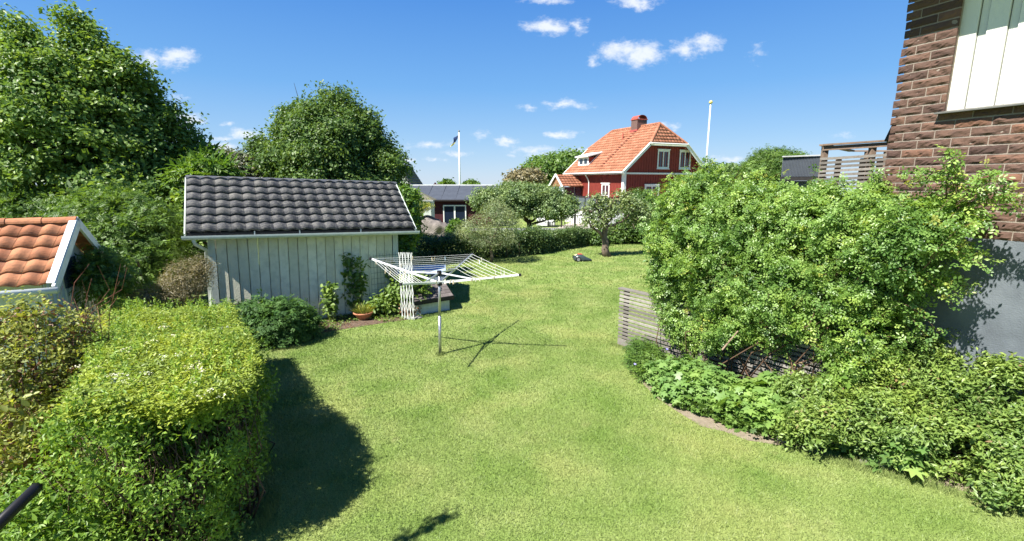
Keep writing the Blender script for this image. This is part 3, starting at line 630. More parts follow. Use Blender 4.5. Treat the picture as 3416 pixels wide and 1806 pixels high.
# white lattice
t = thing('lattice_trellis', (-2.62,11.40,0), R(-12), 'white wooden expanding lattice standing at the right end of the shed', 'trellis')
for i in range(5):
    mb = MB(); x = -.15+i*.075
    for k in range(5):
        z0 = k*.34; s = 1 if (k+i) % 2 else -1
        mb.bar((x-.022*s,0,z0), (x+.022*s,0,z0+.34), .015, .012, up=(0,1,0))
        mb.bar((x+.022*s,.014,z0), (x-.022*s,.014,z0+.34), .015, .012, up=(0,1,0))
    mb.build('lattice_strip', white, t, True)
# shingled box
t = thing('shingled_box', (-2.5,11.72,0), math.atan2(.59,.81), 'low white boarded box under a small dark shingled gable roof', 'garden box')
mb = MB()
for i, (z0, z1) in enumerate(((0,.14),(.145,.285),(.29,.43))):
    mb.hexa([(0,-.012,z0),(1,-.012,z0),(1,.9,z0),(0,.9,z0),(0,0,z1),(1,0,z1),(1,.9,z1),(0,.9,z1)])
mb.build('boarded_body', white_old, t, True)
mb = MB(); sh_m = MR('brown_shingle', [(0,(.10,.085,.08)),(1,(.17,.145,.135))], .9, .6, 60)
for a, b in (((-.1,.40),(.45,.74)), ((1.0,.40),(.45,.74))):
    sg = 1 if a[0] < b[0] else -1
    for r_ in range(5):
        f0, f1 = r_/5, (r_+1.1)/5
        y0_, z0_ = a[0]+(b[0]-a[0])*f0, a[1]+(b[1]-a[1])*f0; y1_, z1_ = a[0]+(b[0]-a[0])*min(1,f1), a[1]+(b[1]-a[1])*min(1,f1)
        for k in range(7):
            mb.cr = random.random(); xa = -.08+1.16*k/7+(.0 if r_ % 2 else .04)*(k > 0); xb = -.08+1.16*(k+1)/7-.008+(.0 if r_ % 2 else .04)*(k < 6)
            mb.hexa([(xa,y0_,z0_-.01),(xb,y0_,z0_-.01),(xb,y1_,z1_-.01),(xa,y1_,z1_-.01),(xa,y0_,z0_+.012),(xb,y0_,z0_+.012),(xb,y1_,z1_+.003),(xa,y1_,z1_+.003)])
mb.build('shingle_roof', sh_m, t, True, rnd=True)
MB().box(-.09,1.09,-.115,-.085,.30,.405).build('eave_board', dark_wood, t, True)
for xx in (-.02, 1.0): MB().poly([(xx,0,.43),(xx,.9,.43),(xx,.45,.72)]).build('gable', white_old, t, True)
# blue grey bin behind it
blue_m = M('blue_grey_paint', (.20,.25,.30), (.16,.20,.25), 3, .6); lid_m = M('sky_tinted_lid', (.33,.42,.55), (.28,.36,.48), 3, .25, spec=.6)  # pale blue of the lid is sky reflection put into its colour
t = thing('storage_bin', (-3.05,12.5,0), math.atan2(.14,1.0), 'blue grey boarded storage bin with sky reflection in its lid colour behind the shingled box', 'storage bin')
mb = MB()
for k in range(9): mb.box(k*.133+.004, (k+1)*.133-.004, -.015, .0, .02, .86)
mb.box(0,1.2,0,.75,0,.86); mb.build('body', blue_m, t, True)
mb = MB(); K = 8; prev = None
for k in range(K+1):
    y = -.05+.88*k/K; z = .9+.2*math.sin(math.pi*(.12+.75*k/K)); cur = (y, z)
    if prev: mb.hexa([(-.04,prev[0],prev[1]-.04),(1.24,prev[0],prev[1]-.04),(1.24,cur[0],cur[1]-.04),(-.04,cur[0],cur[1]-.04),(-.04,prev[0],prev[1]),(1.24,prev[0],prev[1]),(1.24,cur[0],cur[1]),(-.04,cur[0],cur[1])])
    prev = cur
mb.build('lid', lid_m, t, True, smooth=False)

# ================================================================== rotary clothes dryer
hub = np.array((-1.44,8.95)); TIP = [np.array(p) for p in ((-2.79,9.2,1.9),(-.89,10.44,1.8),(.14,8.68,1.68),(-1.82,7.54,1.75))]
t = thing('rotary_dryer', (*hub,0), 0, 'white four armed rotary clothes dryer on a metal pole in the lawn', 'clothes dryer')
lean = np.array((.03,.0))
MB().tube([(*hub,0),(hub[0]+.01,hub[1],.8)], .03, 14).tube([(hub[0]+.01,hub[1],.8),(*(hub+lean),1.62)], .026, 14).build('pole', alu, t, smooth=True)
hb = MB().tube([(*(hub+lean),1.42),(*(hub+lean),1.52)], .05, 12); hb.build('lower_hub', black_p, t)
MB().tube([(*(hub+lean),1.62),(*(hub+lean),1.71)], .045, 12).build('upper_hub', black_p, t)
h3 = np.array((*(hub+lean),1.47)); h4 = np.array((*(hub+lean),1.67))
for i, tp in enumerate(TIP):
    a = MB().bar(h3, tp, .026, .036).build('arm', alu if i == 1 else alu_w, t, bevel=.004)
    e = (tp-h3)/np.linalg.norm(tp-h3); MB().bar(tp-e*.01, tp+e*.035, .038, .048).build('end_cap', black_p, a)
    MB().bar(h4, h3+(tp-h3)*.45, .018, .026).build('strut', alu_w if i in (0,2) else alu, t)
ln = MB(); pegs = []
for k, f in enumerate((.99,.915,.84,.765,.69,.615,.54,.465)):
    for i in range(4):
        a = h3+(TIP[i]-h3)*f+np.array((0,0,.012)); b = h3+(TIP[(i+1)%4]-h3)*f+np.array((0,0,.012)); mid = (a+b)/2-np.array((0,0,.012+.01*random.random()))
        ln.tube([a, (a*3+mid)/4-[0,0,.002], mid, (b*3+mid)/4-[0,0,.002], b], 0.003, 5, cap=False); pegs.append((a, mid, b, k, i))
ln.build('lines', cord, t, smooth=True)
for _ in range(30):
    a, mid, b, k, i = random.choice(pegs if random.random() < .45 else [q for q in pegs if q[3] < 2]); f = random.uniform(.1,.9)
    p = a+(mid-a)*f*2 if f < .5 else mid+(b-mid)*(f-.5)*2; mb = MB(); mb.cr = random.random(); yw = random.uniform(0,3.14); dx = np.array((math.cos(yw), math.sin(yw), 0))*.007; tl = rng.normal(size=3)*.012; tl[2] = 0
    mb.bar(p+[0,0,.02]+dx*.5, p-[0,0,.055]+dx*1.6+tl, .011, .007); mb.bar(p+[0,0,.02]-dx*.5, p-[0,0,.055]-dx*1.6+tl, .011, .007)
    o = mb.build('clothes_peg', peg_m, t, rnd=True)
# tuft of longer grass round the pole foot
def tuft(name, label, x, y, n, h, r):
    a = rng.random(n)*6.283; q = np.c_[x+np.cos(a)*r*rng.random(n)**.5, y+np.sin(a)*r*rng.random(n)**.5]; az = rng.random(n)*6.283; l = h*(.5+rng.random(n)*.7); le = rng.random(n)*.7
    v = np.zeros((n,3,3)); v[:,0,:2] = q-np.c_[np.sin(az),np.cos(az)]*.005; v[:,1,:2] = q+np.c_[np.sin(az),np.cos(az)]*.005; v[:,2,0] = q[:,0]+np.cos(az)*l*np.sin(le); v[:,2,1] = q[:,1]+np.sin(az)*l*np.sin(le); v[:,2,2] = l*np.cos(le)
    return tag(link(name, mesh_np(v.reshape(-1,3), np.arange(3*n), 3, rng.random(n)*.5), GRASS), label, 'grass', kind='stuff')
tuft('grass_tuft', 'uncut darker grass round the foot of the dryer pole', hub[0], hub[1], 260, .075, .10)

# ================================================================== left hedge
t = thing('spirea_hedge', (-4.3,5.5,0), 0, 'broad light green hedge with white blossoms, left of the near lawn', 'hedge')
hb_ = [(-3.75,3.3,.55,.5,.4,.6), (-3.3,3.15,.35,.45,.35,.45), (-4.15,3.6,.55,.4,.4,.5)]
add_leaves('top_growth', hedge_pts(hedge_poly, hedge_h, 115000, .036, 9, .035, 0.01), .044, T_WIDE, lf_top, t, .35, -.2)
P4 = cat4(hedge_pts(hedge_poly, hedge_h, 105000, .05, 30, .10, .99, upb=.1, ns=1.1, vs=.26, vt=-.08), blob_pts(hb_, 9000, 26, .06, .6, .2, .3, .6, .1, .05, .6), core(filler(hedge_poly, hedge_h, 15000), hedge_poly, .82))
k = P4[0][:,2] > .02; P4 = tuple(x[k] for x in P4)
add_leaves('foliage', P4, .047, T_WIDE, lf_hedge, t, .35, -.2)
mb = MB(); hp = np.array(hedge_poly)
for _ in range(520):
    e = random.randrange(len(hp)); a, b = hp[e], hp[(e+1) % len(hp)]; q = a+(b-a)*random.random(); q = q+(hp.mean(0)-q)*random.uniform(.08,.5)
    limb(mb, (q[0],q[1],0), (q[0]+random.uniform(-.25,.25), q[1]+random.uniform(-.25,.25), random.uniform(.7,1.25)), .011, .004, 5, .05)
mb.build('stem', stem_b, t, smooth=True)
bp = []; br = []
spots = [G(x/2.516,y/2.516,1.38) for x,y in ((410,830),(505,910),(380,905),(525,990),(500,975),(470,1000),(285,1010),(310,1015),(245,985),(540,1065),(430,955),(560,840),(365,1000),(520,950),(350,930),(450,880),(480,1030),(330,1030))]
for s_ in spots:
    for _ in range(random.randint(2,4)):
        c_ = s_[:2]+rng.normal(size=2)*.06; z_ = hedge_h(*c_)+.03
        for _ in range(14): bp.append((c_[0]+random.gauss(0,.02), c_[1]+random.gauss(0,.02), z_+random.uniform(-.01,.02)))
bp = np.array(bp); link('blossom', leaf_mesh(bp, np.tile((0,0,1.),(len(bp),1))+rng.normal(size=bp.shape)*.6, np.full(len(bp),.0085), T_STAR, rng.random(len(bp))), petal_w, t)
# shoots standing up from the hedge
sh = []; 
for _ in range(420):
    e = rng.random(2); q = np.array((-7.2,3.3))+e*np.array((4.8,5.0))
    if pip(q[None], hedge_poly)[0]: sh.append((q[0], q[1], float(hedge_h(q[0], q[1]))))
sp = np.array([(a+random.gauss(0,.012), b+random.gauss(0,.012), c+random.uniform(-.05,.14)) for a, b, c in sh for _ in range(26)])
link('shoots', leaf_mesh(sp, rng.normal(size=sp.shape)+[0,0,.6], np.full(len(sp), .055), T_LANCE, .4+rng.random(len(sp))*.6, -1.2), lf_hedge, t)

# twiggy shrub, far left
bs = [bl(25,325,5.0,40,32,.5), bl(75,345,5.2,22,38,.4), bl(20,380,4.6,45,45,.5), bl(68,400,4.9,26,50,.4), bl(-20,380,4.6,50,80,.5), bl(12,435,4.0,45,55,.4), bl(62,425,4.5,24,42,.3), bl(0,490,3.6,35,45,.3), bl(40,470,3.9,28,40,.3)]
t = clump('twiggy_shrub', 'open twiggy shrub with yellow green leaves and reddish stems at the left edge', 'shrub', (-5.2,4.7), bs, 13000, .036, T_OVAL, lf_twig, M('ruddy_twig', (.26,.14,.09), (.14,.08,.055), 9, .8), per=12, sig=.045, amp=.7, inner=.2, nst=420, rs=.0045, shell=.3, cut=.6, vs=.32, vt=-.02)
add_leaves('withered_leaves', blob_pts(bs, 1800, 8, .04, .6, .3, .5, .7, .3, .1, .5), .034, T_OVAL, lf_dead, t)
mb = MB()
for _ in range(16):
    a = V(random.uniform(30,100), random.uniform(330,380), 5.2); limb(mb, a, V(random.uniform(60,130), random.uniform(262,320), 5.3), .006, .002, 4, .05)
mb.build('bare_cane', stem_r, t)
# black hand rail, bottom left
mb = MB(); a = V(-40,561,2.35); b = V(37,487,2.9)
t = thing('hand_rail', (a[0],a[1],0), 0, 'black round hand rail end in the bottom left corner', 'hand rail')
MB().tube([a, a+(b-a)*.95, b], .036, 12).build('rail', M('black_paint', (.012,.012,.014), None, 5, .4), t, smooth=True)
MB().tube([(a[0],a[1],0), (a[0],a[1],a[2]-.04)], .03, 10).build('post', black_p, t, smooth=True)

# ================================================================== small orange roofed playhouse
t = thing('playhouse', (-7.56,8.2,0), math.atan2(.42,.91), 'small white playhouse under an orange clay tile roof at the left edge', 'playhouse')
rn = 1.21; zr, ze = 2.70, 1.84; Lh = 3.2
up = np.array((0, rn, zr-ze)); up /= np.linalg.norm(up); sl = math.hypot(rn, zr-ze)
link('tiled_roof', tiled((-Lh,-rn,ze), (1,0,0), up, [(0,0),(Lh-.05,0),(Lh-.05,sl),(0,sl)], .25, .29, .038, .034, 1, 16, .006), tile_orange, t, True)
up2 = np.array((0, -rn, zr-ze)); up2 /= np.linalg.norm(up2)
link('tiled_roof', tiled((-Lh,rn,ze), (1,0,0), up2, [(0,0),(Lh-.05,0),(Lh-.05,sl),(0,sl)], .29, .36, .055, .045, 1, 6), tile_orange, t, True)
mb = MB(); ridge_tiles((0,0,zr+.05), (-Lh,0,zr+.05), .09, .42, mb); mb.build('ridge', tile_orange, t, True, rnd=True)
for s in (-1, 1):
    MB().bar((.0,s*(rn+.06),ze-.06), (.0,0,zr+.0), .04, .14).build('verge_board', white, t, True)
    MB().bar((-.04,s*(rn+.05),ze+.04), (-.04,0,zr+.10), .10, .02).build('verge_cap', white, t, True)
mb = MB(); mb.poly([(-.25,-.95,0),(-.25,.95,0),(-.25,.95,1.95),(-.25,0,2.6),(-.25,-.95,1.95)])
for k in range(11): mb.box(-.25,-.232,-.9+k*.165,-.875+k*.165,0,1.95)
mb.build('gable_wall', white_old, t, True)
gw = MB().box(-.235,-.2,-.25,.25,1.6,2.1).build('gable_window', glass, t, True)
MB().box(-Lh,-.26,-.95,-.9,0,1.95).build('side_wall', white_old, t, True); MB().box(-Lh,-.26,.9,.95,0,1.95).build('side_wall', white_old, t, True)
MB().tube([(-Lh,-rn-.1,ze-.07),(0.05,-rn-.1,ze-.07)], .05, 10).build('gutter', metal_w, t, True, smooth=True)

# ================================================================== trees and shrubs
def tree(name, label, cat, base, top, blobs, n, size, tmpl, leaf, bark, r0, per=24, sig=.2, amp=.4, inner=.15, group=None, nl=None, upb=.5, droop=.3, shell=.1, zmin=.1, cut=.8, rndn=.55, shoots=None, vs=0., vt=-.12):
    t = thing(name, (base[0], base[1], 0), 0, label, cat, group)
    bp_ = blob_pts(blobs, n, per, sig, amp, shell, upb, rndn, inner, zmin, cut, .7, vs, vt)
    if shoots: bp_ = cat4(bp_, shoot_pts(blobs, *shoots))
    add_leaves('crown', bp_, size, tmpl, leaf, t, .35, droop)
    tree_skel(base, top, blobs, r0, bark, t, nl); return t
# tall leafy tree, left
bs = [bl(20,120,15,70,50,1.6), bl(68,96,14.5,40,40,1.3), bl(22,62,14.5,16,26,.6), bl(84,58,15,20,26,.6), bl(112,112,15,36,44,1.3), bl(145,155,15.5,36,46,1.3), bl(165,192,15.5,33,50,1.4), bl(60,170,14,80,60,1.7), bl(20,215,14,80,60,1.6), bl(110,215,14.5,70,60,1.6), bl(-50,110,15,60,90,1.6), bl(185,150,16,18,26,.6), bl(48,100,14,40,40,1.2), bl(133,80,15,11,18,.5), bl(18,34,14.5,5,14,.25), bl(30,46,14.5,6,12,.25), bl(82,32,15,5,14,.25), bl(94,44,15,6,14,.25), bl(60,52,14.8,6,12,.3), bl(108,64,15,8,14,.3), bl(150,90,15.3,9,16,.35), bl(172,118,15.5,9,16,.35), bl(2,60,14.5,9,20,.4), bl(190,232,13.2,13,28,.6), bl(196,258,12.8,10,22,.5)]
base = (-12.4,15.2,0); tree('tall_tree', 'tallest dense broadleaf tree filling the left edge behind the playhouse', 'tree', base, V(70,170,15), bs, 110000, .128, T_DIA, lf_big, bark_d, .28, per=34, sig=.17, amp=.5, nl=10, vs=.95, vt=-.1, droop=.5, shell=.16, inner=.08, cut=.72, shoots=(420, .75, (-.75,-.1,.9), 26, .3, .06))
# windblown leader shoots of that tree are part of the crown blobs; elder in front
bs = [bl(118,222,11.5,34,26,.8), bl(135,250,11,34,40,.8), bl(100,215,12,30,20,.7), bl(120,278,10.8,42,28,.7), bl(30,212,12.5,40,16,.6), bl(100,250,11.2,34,32,.7), bl(152,262,10.8,18,30,.5), bl(108,262,8.9,13,12,.35), bl(100,282,8.4,16,13,.35)]
tree('elder_bush', 'fresh green elder bush between the playhouse and the shed', 'bush', (-8.3,11.2,0), V(130,270,11.2), bs, 21000, .15, T_SPRIGN, lf_elder, bark_d, .09, per=22, sig=.13, amp=.45, vs=.6, droop=.4, shell=.15, inner=.08, cut=.72, shoots=(160, .35, (0,-.2,.5), 5, .1, .05))
bs = [bl(188,277,9.4,22,17,.45), bl(176,290,9.2,22,14,.4), bl(200,268,9.6,11,14,.3), bl(150,298,8.9,26,12,.4)]
clump('heather_shrub', 'brownish fine leaved shrub at the left corner of the shed', 'shrub', (-6.7,9.4), bs, 9000, .045, T_LANCE, lf_heath, stem_b, per=9, sig=.05, amp=.35, nst=40, upb=1.)
# round tree behind the shed
bs = [bl(332,148,19,48,38,2.1), bl(301,134,19,19,20,1.), bl(331,117,19,28,20,1.1), bl(361,136,19,21,24,1.1), bl(385,172,19,17,20,1.), bl(285,168,19,18,22,1.), bl(271,150,19.5,9,8,.4), bl(328,184,18.5,60,20,1.9), bl(259,146,19.5,6,5,.3)]
tree('round_tree', 'round topped dark green tree rising behind the middle of the shed roof', 'tree', (-7.2,19.5,0), V(325,160,19), bs, 84000, .118, T_DIA, lf_birch, bark_d, .22, per=30, sig=.18, amp=.36, nl=8, vs=1.0, vt=-.12, shell=.15, inner=.08, cut=.72, shoots=(260, .5, (-.1,0,.7), 16, .1, .05))
mb = MB(); mb.tube([V(300,115,19),V(298,97,19),V(294,83,19)], [.02,.012,.006], 5)
# (bare leader belongs to the round tree)
o = mb.build('bare_twig', bark_d, [x for x in bpy.data.objects if x.name == 'round_tree'][0])
bs = [bl(228,166,20,20,14,1.), bl(248,170,20,18,16,1.), bl(238,180,20,30,14,1.)]
tree('lilac_bush', 'grey green lilac bush with faded mauve flowers left of the round tree', 'bush', (-11.5,20.2,0), V(236,182,20), bs, 16000, .11, T_DIA, lf_lilac, bark_g, .08, per=9, sig=.16, amp=.4)
bs = [bl(210,173,14.5,12,6,.5), bl(198,180,14.5,15,9,.6), bl(203,162,15.5,8,8,.4)]
tree('chestnut_tree', 'young bright green broad leaved tree just over the left end of the shed ridge', 'tree', (-9.6,14.6,0), V(203,182,14.5), bs, 4200, .27, T_SPRIGN, lf_chest, bark_d, .07, per=7, sig=.16, amp=.35, upb=1.4)
bs = [bl(405,205,15.5,9,16,.5), bl(403,232,15,9,18,.5), bl(412,224,16.5,7,14,.4), bl(410,198,17,8,8,.4), bl(401,250,14.6,7,8,.4)]
tree('garden_shrub', 'light green tall shrub growing past the right end of the shed', 'shrub', (-3.5,15.3,0), V(409,215,15.3), bs, 9000, .12, T_DIA, lf_chest, bark_d, .05, per=9, sig=.12, amp=.35, droop=.8)
# trees beyond
bs = [bl(555,168,62,22,11,4), bl(572,164,64,14,10,3), bl(540,173,60,14,10,3)]
tree('far_tree', 'dense green tree behind the left side of the red house', 'tree', (5.5,62,0), V(556,172,62), bs, 14000, .42, T_DIA, lf_elder, bark_d, .4, per=9, sig=.5, amp=.3)
bs = [bl(528,178,52,13,7,2), bl(515,181,52,8,6,1.5)]
tree('far_tree', 'bronze brown small tree left of the red house beyond the apple trees', 'tree', (1.8,52,0), V(527,179,52), bs, 6000, .30, T_DIA, lf_heath, bark_d, .25, per=8, sig=.35, amp=.35)
bs = [bl(775,166,42,22,13,2.2), bl(758,174,42,14,12,1.8), bl(790,162,42,10,8,1.2), bl(768,158,42,11,7,1)]
tree('far_tree', 'bright green broad tree behind the grey metal clad box', 'tree', (22.5,42,0), V(774,180,42), bs, 12000, .26, T_SPRIG, lf_elder, bark_d, .3, per=7, sig=.3, amp=.35)
bs = [bl(728,176,50,16,9,2.5), bl(708,178,50,12,8,2), bl(745,178,50,12,7,2)]
tree('far_tree', 'low green tree beside the right flagpole behind the rose shrub', 'tree', (22,50,0), V(726,180,50), bs, 7000, .36, T_DIA, lf_birch, bark_d, .3, per=8, sig=.4, amp=.3)
for i, (px, Y, lab) in enumerate(((447,110,'tiny distant tree top seen over the garage ridge left of the left flagpole'), (471,110,'tiny distant tree top seen over the garage ridge right of the left flagpole'))):
    b_ = bl(px,186,Y,6,4,1.5); tree('far_tree', lab, 'tree', (b_[0],Y,0), (b_[0],Y,3.2), [b_], 2500, .6, T_DIA, lf_elder, bark_d, .3, per=6, sig=.4, amp=.2)

# apple trees
bs = [bl(500,204,29,20,12,1.4), bl(525,197,29.5,24,12,1.6), bl(548,201,29.5,18,13,1.4), bl(566,207,29,10,10,.9), bl(487,200,29,13,11,1.1), bl(514,209,29,16,7,1.), bl(545,211,29,20,7,1.1), bl(512,190,30,18,7,1.)]
tr = tree('apple_tree', 'widest grey green apple tree behind the hedge with a dark low fork', 'tree', (1.1,29.6,0), V(528,219,29.6), bs, 34000, .125, T_DIA, lf_apple2, bark_d, .22, per=20, sig=.15, amp=.35, nl=6, droop=.5, inner=.1, vs=.6, vt=-.2)
bs = [bl(497,211,20,14,11,.8), bl(488,224,20,18,12,.8), bl(506,222,20,13,14,.8), bl(472,229,20,14,9,.6), bl(490,240,20,19,8,.7), bl(463,234,20.4,9,6,.4), bl(510,237,19.7,10,7,.5)]
tree('apple_tree', 'small pale grey leaved tree standing in the lawn before the hedge, left of the mower', 'tree', (-.91,19.95,0), V(491,236,20), bs, 11000, .085, T_LANCE, lf_grey, bark_g, .075, per=16, sig=.11, amp=.45, droop=.5, inner=.05)
bs = [bl(598,200,21.6,8,7,.4), bl(612,208,21.6,12,9,.5), bl(590,211,21.6,8,9,.4), bl(630,205,21.6,12,9,.5), bl(642,212,21.6,10,10,.5), bl(600,221,21.4,11,7,.4), bl(622,196,21.8,8,5,.3), bl(648,224,22,8,9,.4), bl(586,222,21.6,5,4,.2), bl(634,221,21.8,9,6,.3)]
t = thing('apple_tree', (4.41,21.6,0), 0, 'gnarled pruned apple tree with a thick grey trunk right behind the mower', 'tree')
add_leaves('crown', blob_pts(bs, 4300, 12, .11, .45, .15, .5, .55, .02), .12, T_OVAL, lf_apple, t, .35, .3)
mb = MB(); q0 = np.array((4.41,21.6,-.02)); q1 = V(604,236,21.6); q2 = V(606,226,21.6); q3 = V(600,216,21.6)
mb.tube([q0, q0+(q1-q0)*.35+[-.04,0,0], q0+(q1-q0)*.7+[.04,0,0], q1, q2, q3], [.21,.17,.155,.14,.13,.09], 12)
for a, b, r0_ in ((V(603,237,21.6), V(592,226,21.4), .085), (V(592,226,21.4), V(586,220,21.3), .05), (q2, V(622,222,21.5), .075), (V(622,222,21.5), V(633,211,21.5), .05), (q3, V(612,205,21.7), .06), (q3, V(596,205,21.6), .055), (q2, V(617,209,21.8), .06), (V(600,216,21.6), V(588,211,21.6), .04), (V(612,205,21.7), V(614,196,21.8), .03), (V(633,211,21.5), V(643,208,21.6), .03)):
    limb(mb, a, b, r0_, r0_*.6, 8, .05)
for b in bs:
    for _ in range(7): limb(mb, np.array(b[:3])+rng.normal(size=3)*.05, np.array(b[:3])+rng.normal(size=3)*np.array(b[3:6])*.7, .02, .006, 4, .08, 3)
mb.build('trunk', bark_g, t, smooth=True)

# back hedge
hp2 = [(-4.6,21.4),(-.9,20.75),(1.2,22.0),(4.2,25.3),(8.4,27.4),(8.2,28.6),(3.6,26.6),(.6,23.3),(-1.2,22.1),(-4.7,22.7)]
def hh2(x, y): return .86+.28*np.clip((x+4.2)/3.5, 0, 1)-.09*np.clip(y-22.2, 0, 5)+.04*np.sin(x*2.3)
t = thing('privet_hedge', (0,22,0), 0, 'dark green clipped hedge across the back of the lawn', 'hedge')
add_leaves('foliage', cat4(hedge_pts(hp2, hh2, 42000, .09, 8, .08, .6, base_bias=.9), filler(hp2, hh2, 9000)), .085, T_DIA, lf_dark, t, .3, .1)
mb = MB()
for _ in range(60):
    q = np.array(hp2[random.randrange(5)]); q2_ = np.array(hp2[random.randrange(5)]); q = q+(q2_-q)*random.random()
    if pip(q[None], hp2)[0]: limb(mb, (*q,0), (*q,1.), .02, .008, 4)
mb.build('stem', stem_b, t)
bs = [bl(640,205,26.5,14,14,.9), bl(655,225,26,16,18,1.), bl(632,228,26.5,18,13,.9), bl(615,236,26.3,14,7,.6), bl(597,238,25.4,8,6,.4)]
tree('mixed_shrub', 'dark green rounded shrub at the far lawn end right of the gnarled apple tree', 'bush', (7.6,26.6,0), V(640,222,26.5), bs, 15000, .13, T_DIA, lf_birch, bark_d, .06, per=9, sig=.16, amp=.3)
for i, (px, py) in enumerate(((633,237.5),(641,237.5),(648,238))):
    g_ = G(px, py+2); lab = ('pale yellow green hosta nearest the apple trunk at the far hedge', 'pale yellow green hosta in the middle of the three at the far hedge', 'pale yellow green hosta nearest the big rose shrub at the far hedge')[i]
    clump('hosta', lab, 'plant', g_, [(g_[0],g_[1],.18,.32,.3,.22)], 200, .2, T_OVAL, lf_twig, per=6, sig=.08, nst=3, upb=1., group='hostas at the far hedge')

# ================================================================== big rose shrub on the right
bs = [bl(683,214,8.9,30,34,.55), bl(668,250,8.8,18,34,.4), bl(675,290,8.7,18,26,.35), bl(715,222,8.4,42,40,.7), bl(720,275,8.0,44,42,.6), bl(690,325,8.4,26,22,.35), bl(765,231,7.8,46,42,.75), bl(775,290,7.3,46,44,.6), bl(735,335,7.4,34,18,.3),
      bl(820,232,7.2,46,42,.8), bl(835,285,6.7,48,44,.6), bl(800,330,6.8,32,16,.3), bl(865,226,6.6,40,38,.7), bl(885,270,6.1,42,42,.55), bl(860,330,6.1,34,28,.4), bl(912,232,5.7,32,30,.5), bl(914,255,5.6,24,28,.35), bl(702,193,8.6,20,14,.5), bl(745,197,8.2,24,13,.5), bl(800,200,7.6,26,11,.5), bl(948,212,5.4,16,12,.22), bl(848,365,6.0,22,14,.25), bl(936,230,5.4,12,10,.2)]
t = thing('rose_shrub', (3.6,7.3,0), 0, 'huge bright green rose shrub sprawling over the slatted fence before the brick house', 'shrub')
add_leaves('foliage', blob_pts(bs, 60000, 24, .075, .45, .16, .55, .6, .05, .15, .68, .7, .34, -.1, .5), .10, T_SPRIG, lf_rose, t, .35, .3)
mb = MB(); sp_p = []; sp_n = []
for _ in range(45):            # stems from the root zone
    b = bs[random.randrange(len(bs))]; u = random.random(); root = np.array((2.7+u*2.0, 8.6-u*2.3, 0))+rng.normal(size=3)*[.15,.15,0]; root[2] = 0
    e_ = np.array(b[:3])+np.array((.12,.2,0)); limb(mb, root, e_, .012, .004, 5, .05, 6)
def shoot(a, b, n=11, r=.006):
    a = np.array(a); b = np.array(b); L_ = np.linalg.norm(b-a); sag = L_*.12
    pts = [a+(b-a)*s+np.array((0,0,sag*math.sin(math.pi*s))) for s in np.linspace(0,1,6)]; mb.tube(pts, list(np.linspace(r, r*.4, 6)), 4)
    for s in np.linspace(.15,1,n):
        p_ = a+(b-a)*s+np.array((0,0,sag*math.sin(math.pi*s)))
        for _ in range(2): sp_p.append(p_+rng.normal(size=3)*.03); sp_n.append(rng.normal(size=3)*.6+[-.2,-.3,.8])
for _ in range(260):            # arching shoots that break the outline
    b = bs[random.randrange(len(bs))]; c = np.array(b[:3]); d = rng.normal(size=3); d[2] = abs(d[2])*.8; d /= np.linalg.norm(d); s0 = c+d*np.array(b[3:6])*.8
    shoot(s0, s0+d*random.uniform(.2,.42)+[0,0,random.uniform(-.05,.1)], 6, .004)
for a, b in (((945,205,5.3),(956,152,5.2)), ((950,200,5.3),(963,160,5.2)), ((955,205,5.2),(992,178,5.0)), ((965,205,5.2),(1003,195,4.9)), ((940,250,5.3),(985,262,5.0)), ((920,265,5.3),(975,225,4.95)), ((910,290,5.6),(965,290,5.2)), ((930,230,5.3),(1000,168,5.0)), ((890,305,5.7),(940,335,5.3)), ((905,185,5.6),(938,176,5.4)), ((700,175,8.6),(706,160,8.6)), ((755,182,8.1),(757,172,8.1)), ((980,200,5.1),(1030,215,4.8)), ((905,330,5.8),(930,345,5.5)), ((870,190,6.4),(877,172,6.4)), ((925,245,5.4),(978,268,4.9)), ((900,270,5.5),(960,300,5.1))):
    for k in range(2): shoot(V(*a)+rng.normal(size=3)*.05, V(*b)+rng.normal(size=3)*.05, 13)
mb.build('stem', M('rose_stem', (.13,.075,.045), (.08,.05,.03), 8, .8), t, smooth=True)
sp_p = np.array(sp_p); sp_n = np.array(sp_n)
link('shoot_leaves', leaf_mesh(sp_p, sp_n, .10*(.7+rng.random(len(sp_p))*.6), T_SPRIG, rng.random(len(sp_p))), lf_rose, t)
mb = MB()
for _ in range(80):             # dead wood at the bare foot of the shrub
    g_ = G(random.uniform(700,760), random.uniform(362,380)); limb(mb, (g_[0],g_[1],random.uniform(0,.3)), (g_[0]+random.uniform(-.35,.35), g_[1]+random.uniform(-.1,.4), random.uniform(.3,.95)), .008, .003, 4, .1)
mb.tube([V(722,350,7.0),V(738,331,7.1)], [.014,.01], 6)
mb.build('dead_branch', M('bleached_twig', (.30,.22,.16), (.18,.12,.08), 10, .8), t)

# slatted fence
t = thing('slatted_fence', (2.26,9.51,0), math.atan2(-.8,.6), 'grey weathered fence of horizontal slats half hidden by the rose shrub', 'fence')
Lf = 4.3
for i in range(14):
    z = .1+i*.079; mb = MB(); mb.cr = random.random(); h_ = .048 if i else .14
    mb.box(-.02, Lf, -.014+random.uniform(-.003,.003), .010, z-(0 if i else .08), z+h_-(0 if i else .08)); mb.build('slat', gwood, t, True, rnd=True, bevel=.003)
for xx in (.12,1.5,2.9,4.15): MB().box(xx-.045,xx+.045,.013,.085,0,1.2).build('post', brown_wood, t, True)
mb = MB(); mb.cr = .2; mb.bar((-.05,.03,1.225), (Lf+.02,.03,1.225), .13, .035).build('cap_rail', gwood, t, True, rnd=True, bevel=.004)
# pieces seen through the gaps
t = thing('garden_wall', (5.4,8.6,0), math.atan2(-.3,1), 'glimpses of a white wall through the rose shrub behind the fence', 'wall')
MB().box(-.6,.9,0,.12,0,2.0).build('wall_face', white, t, True)

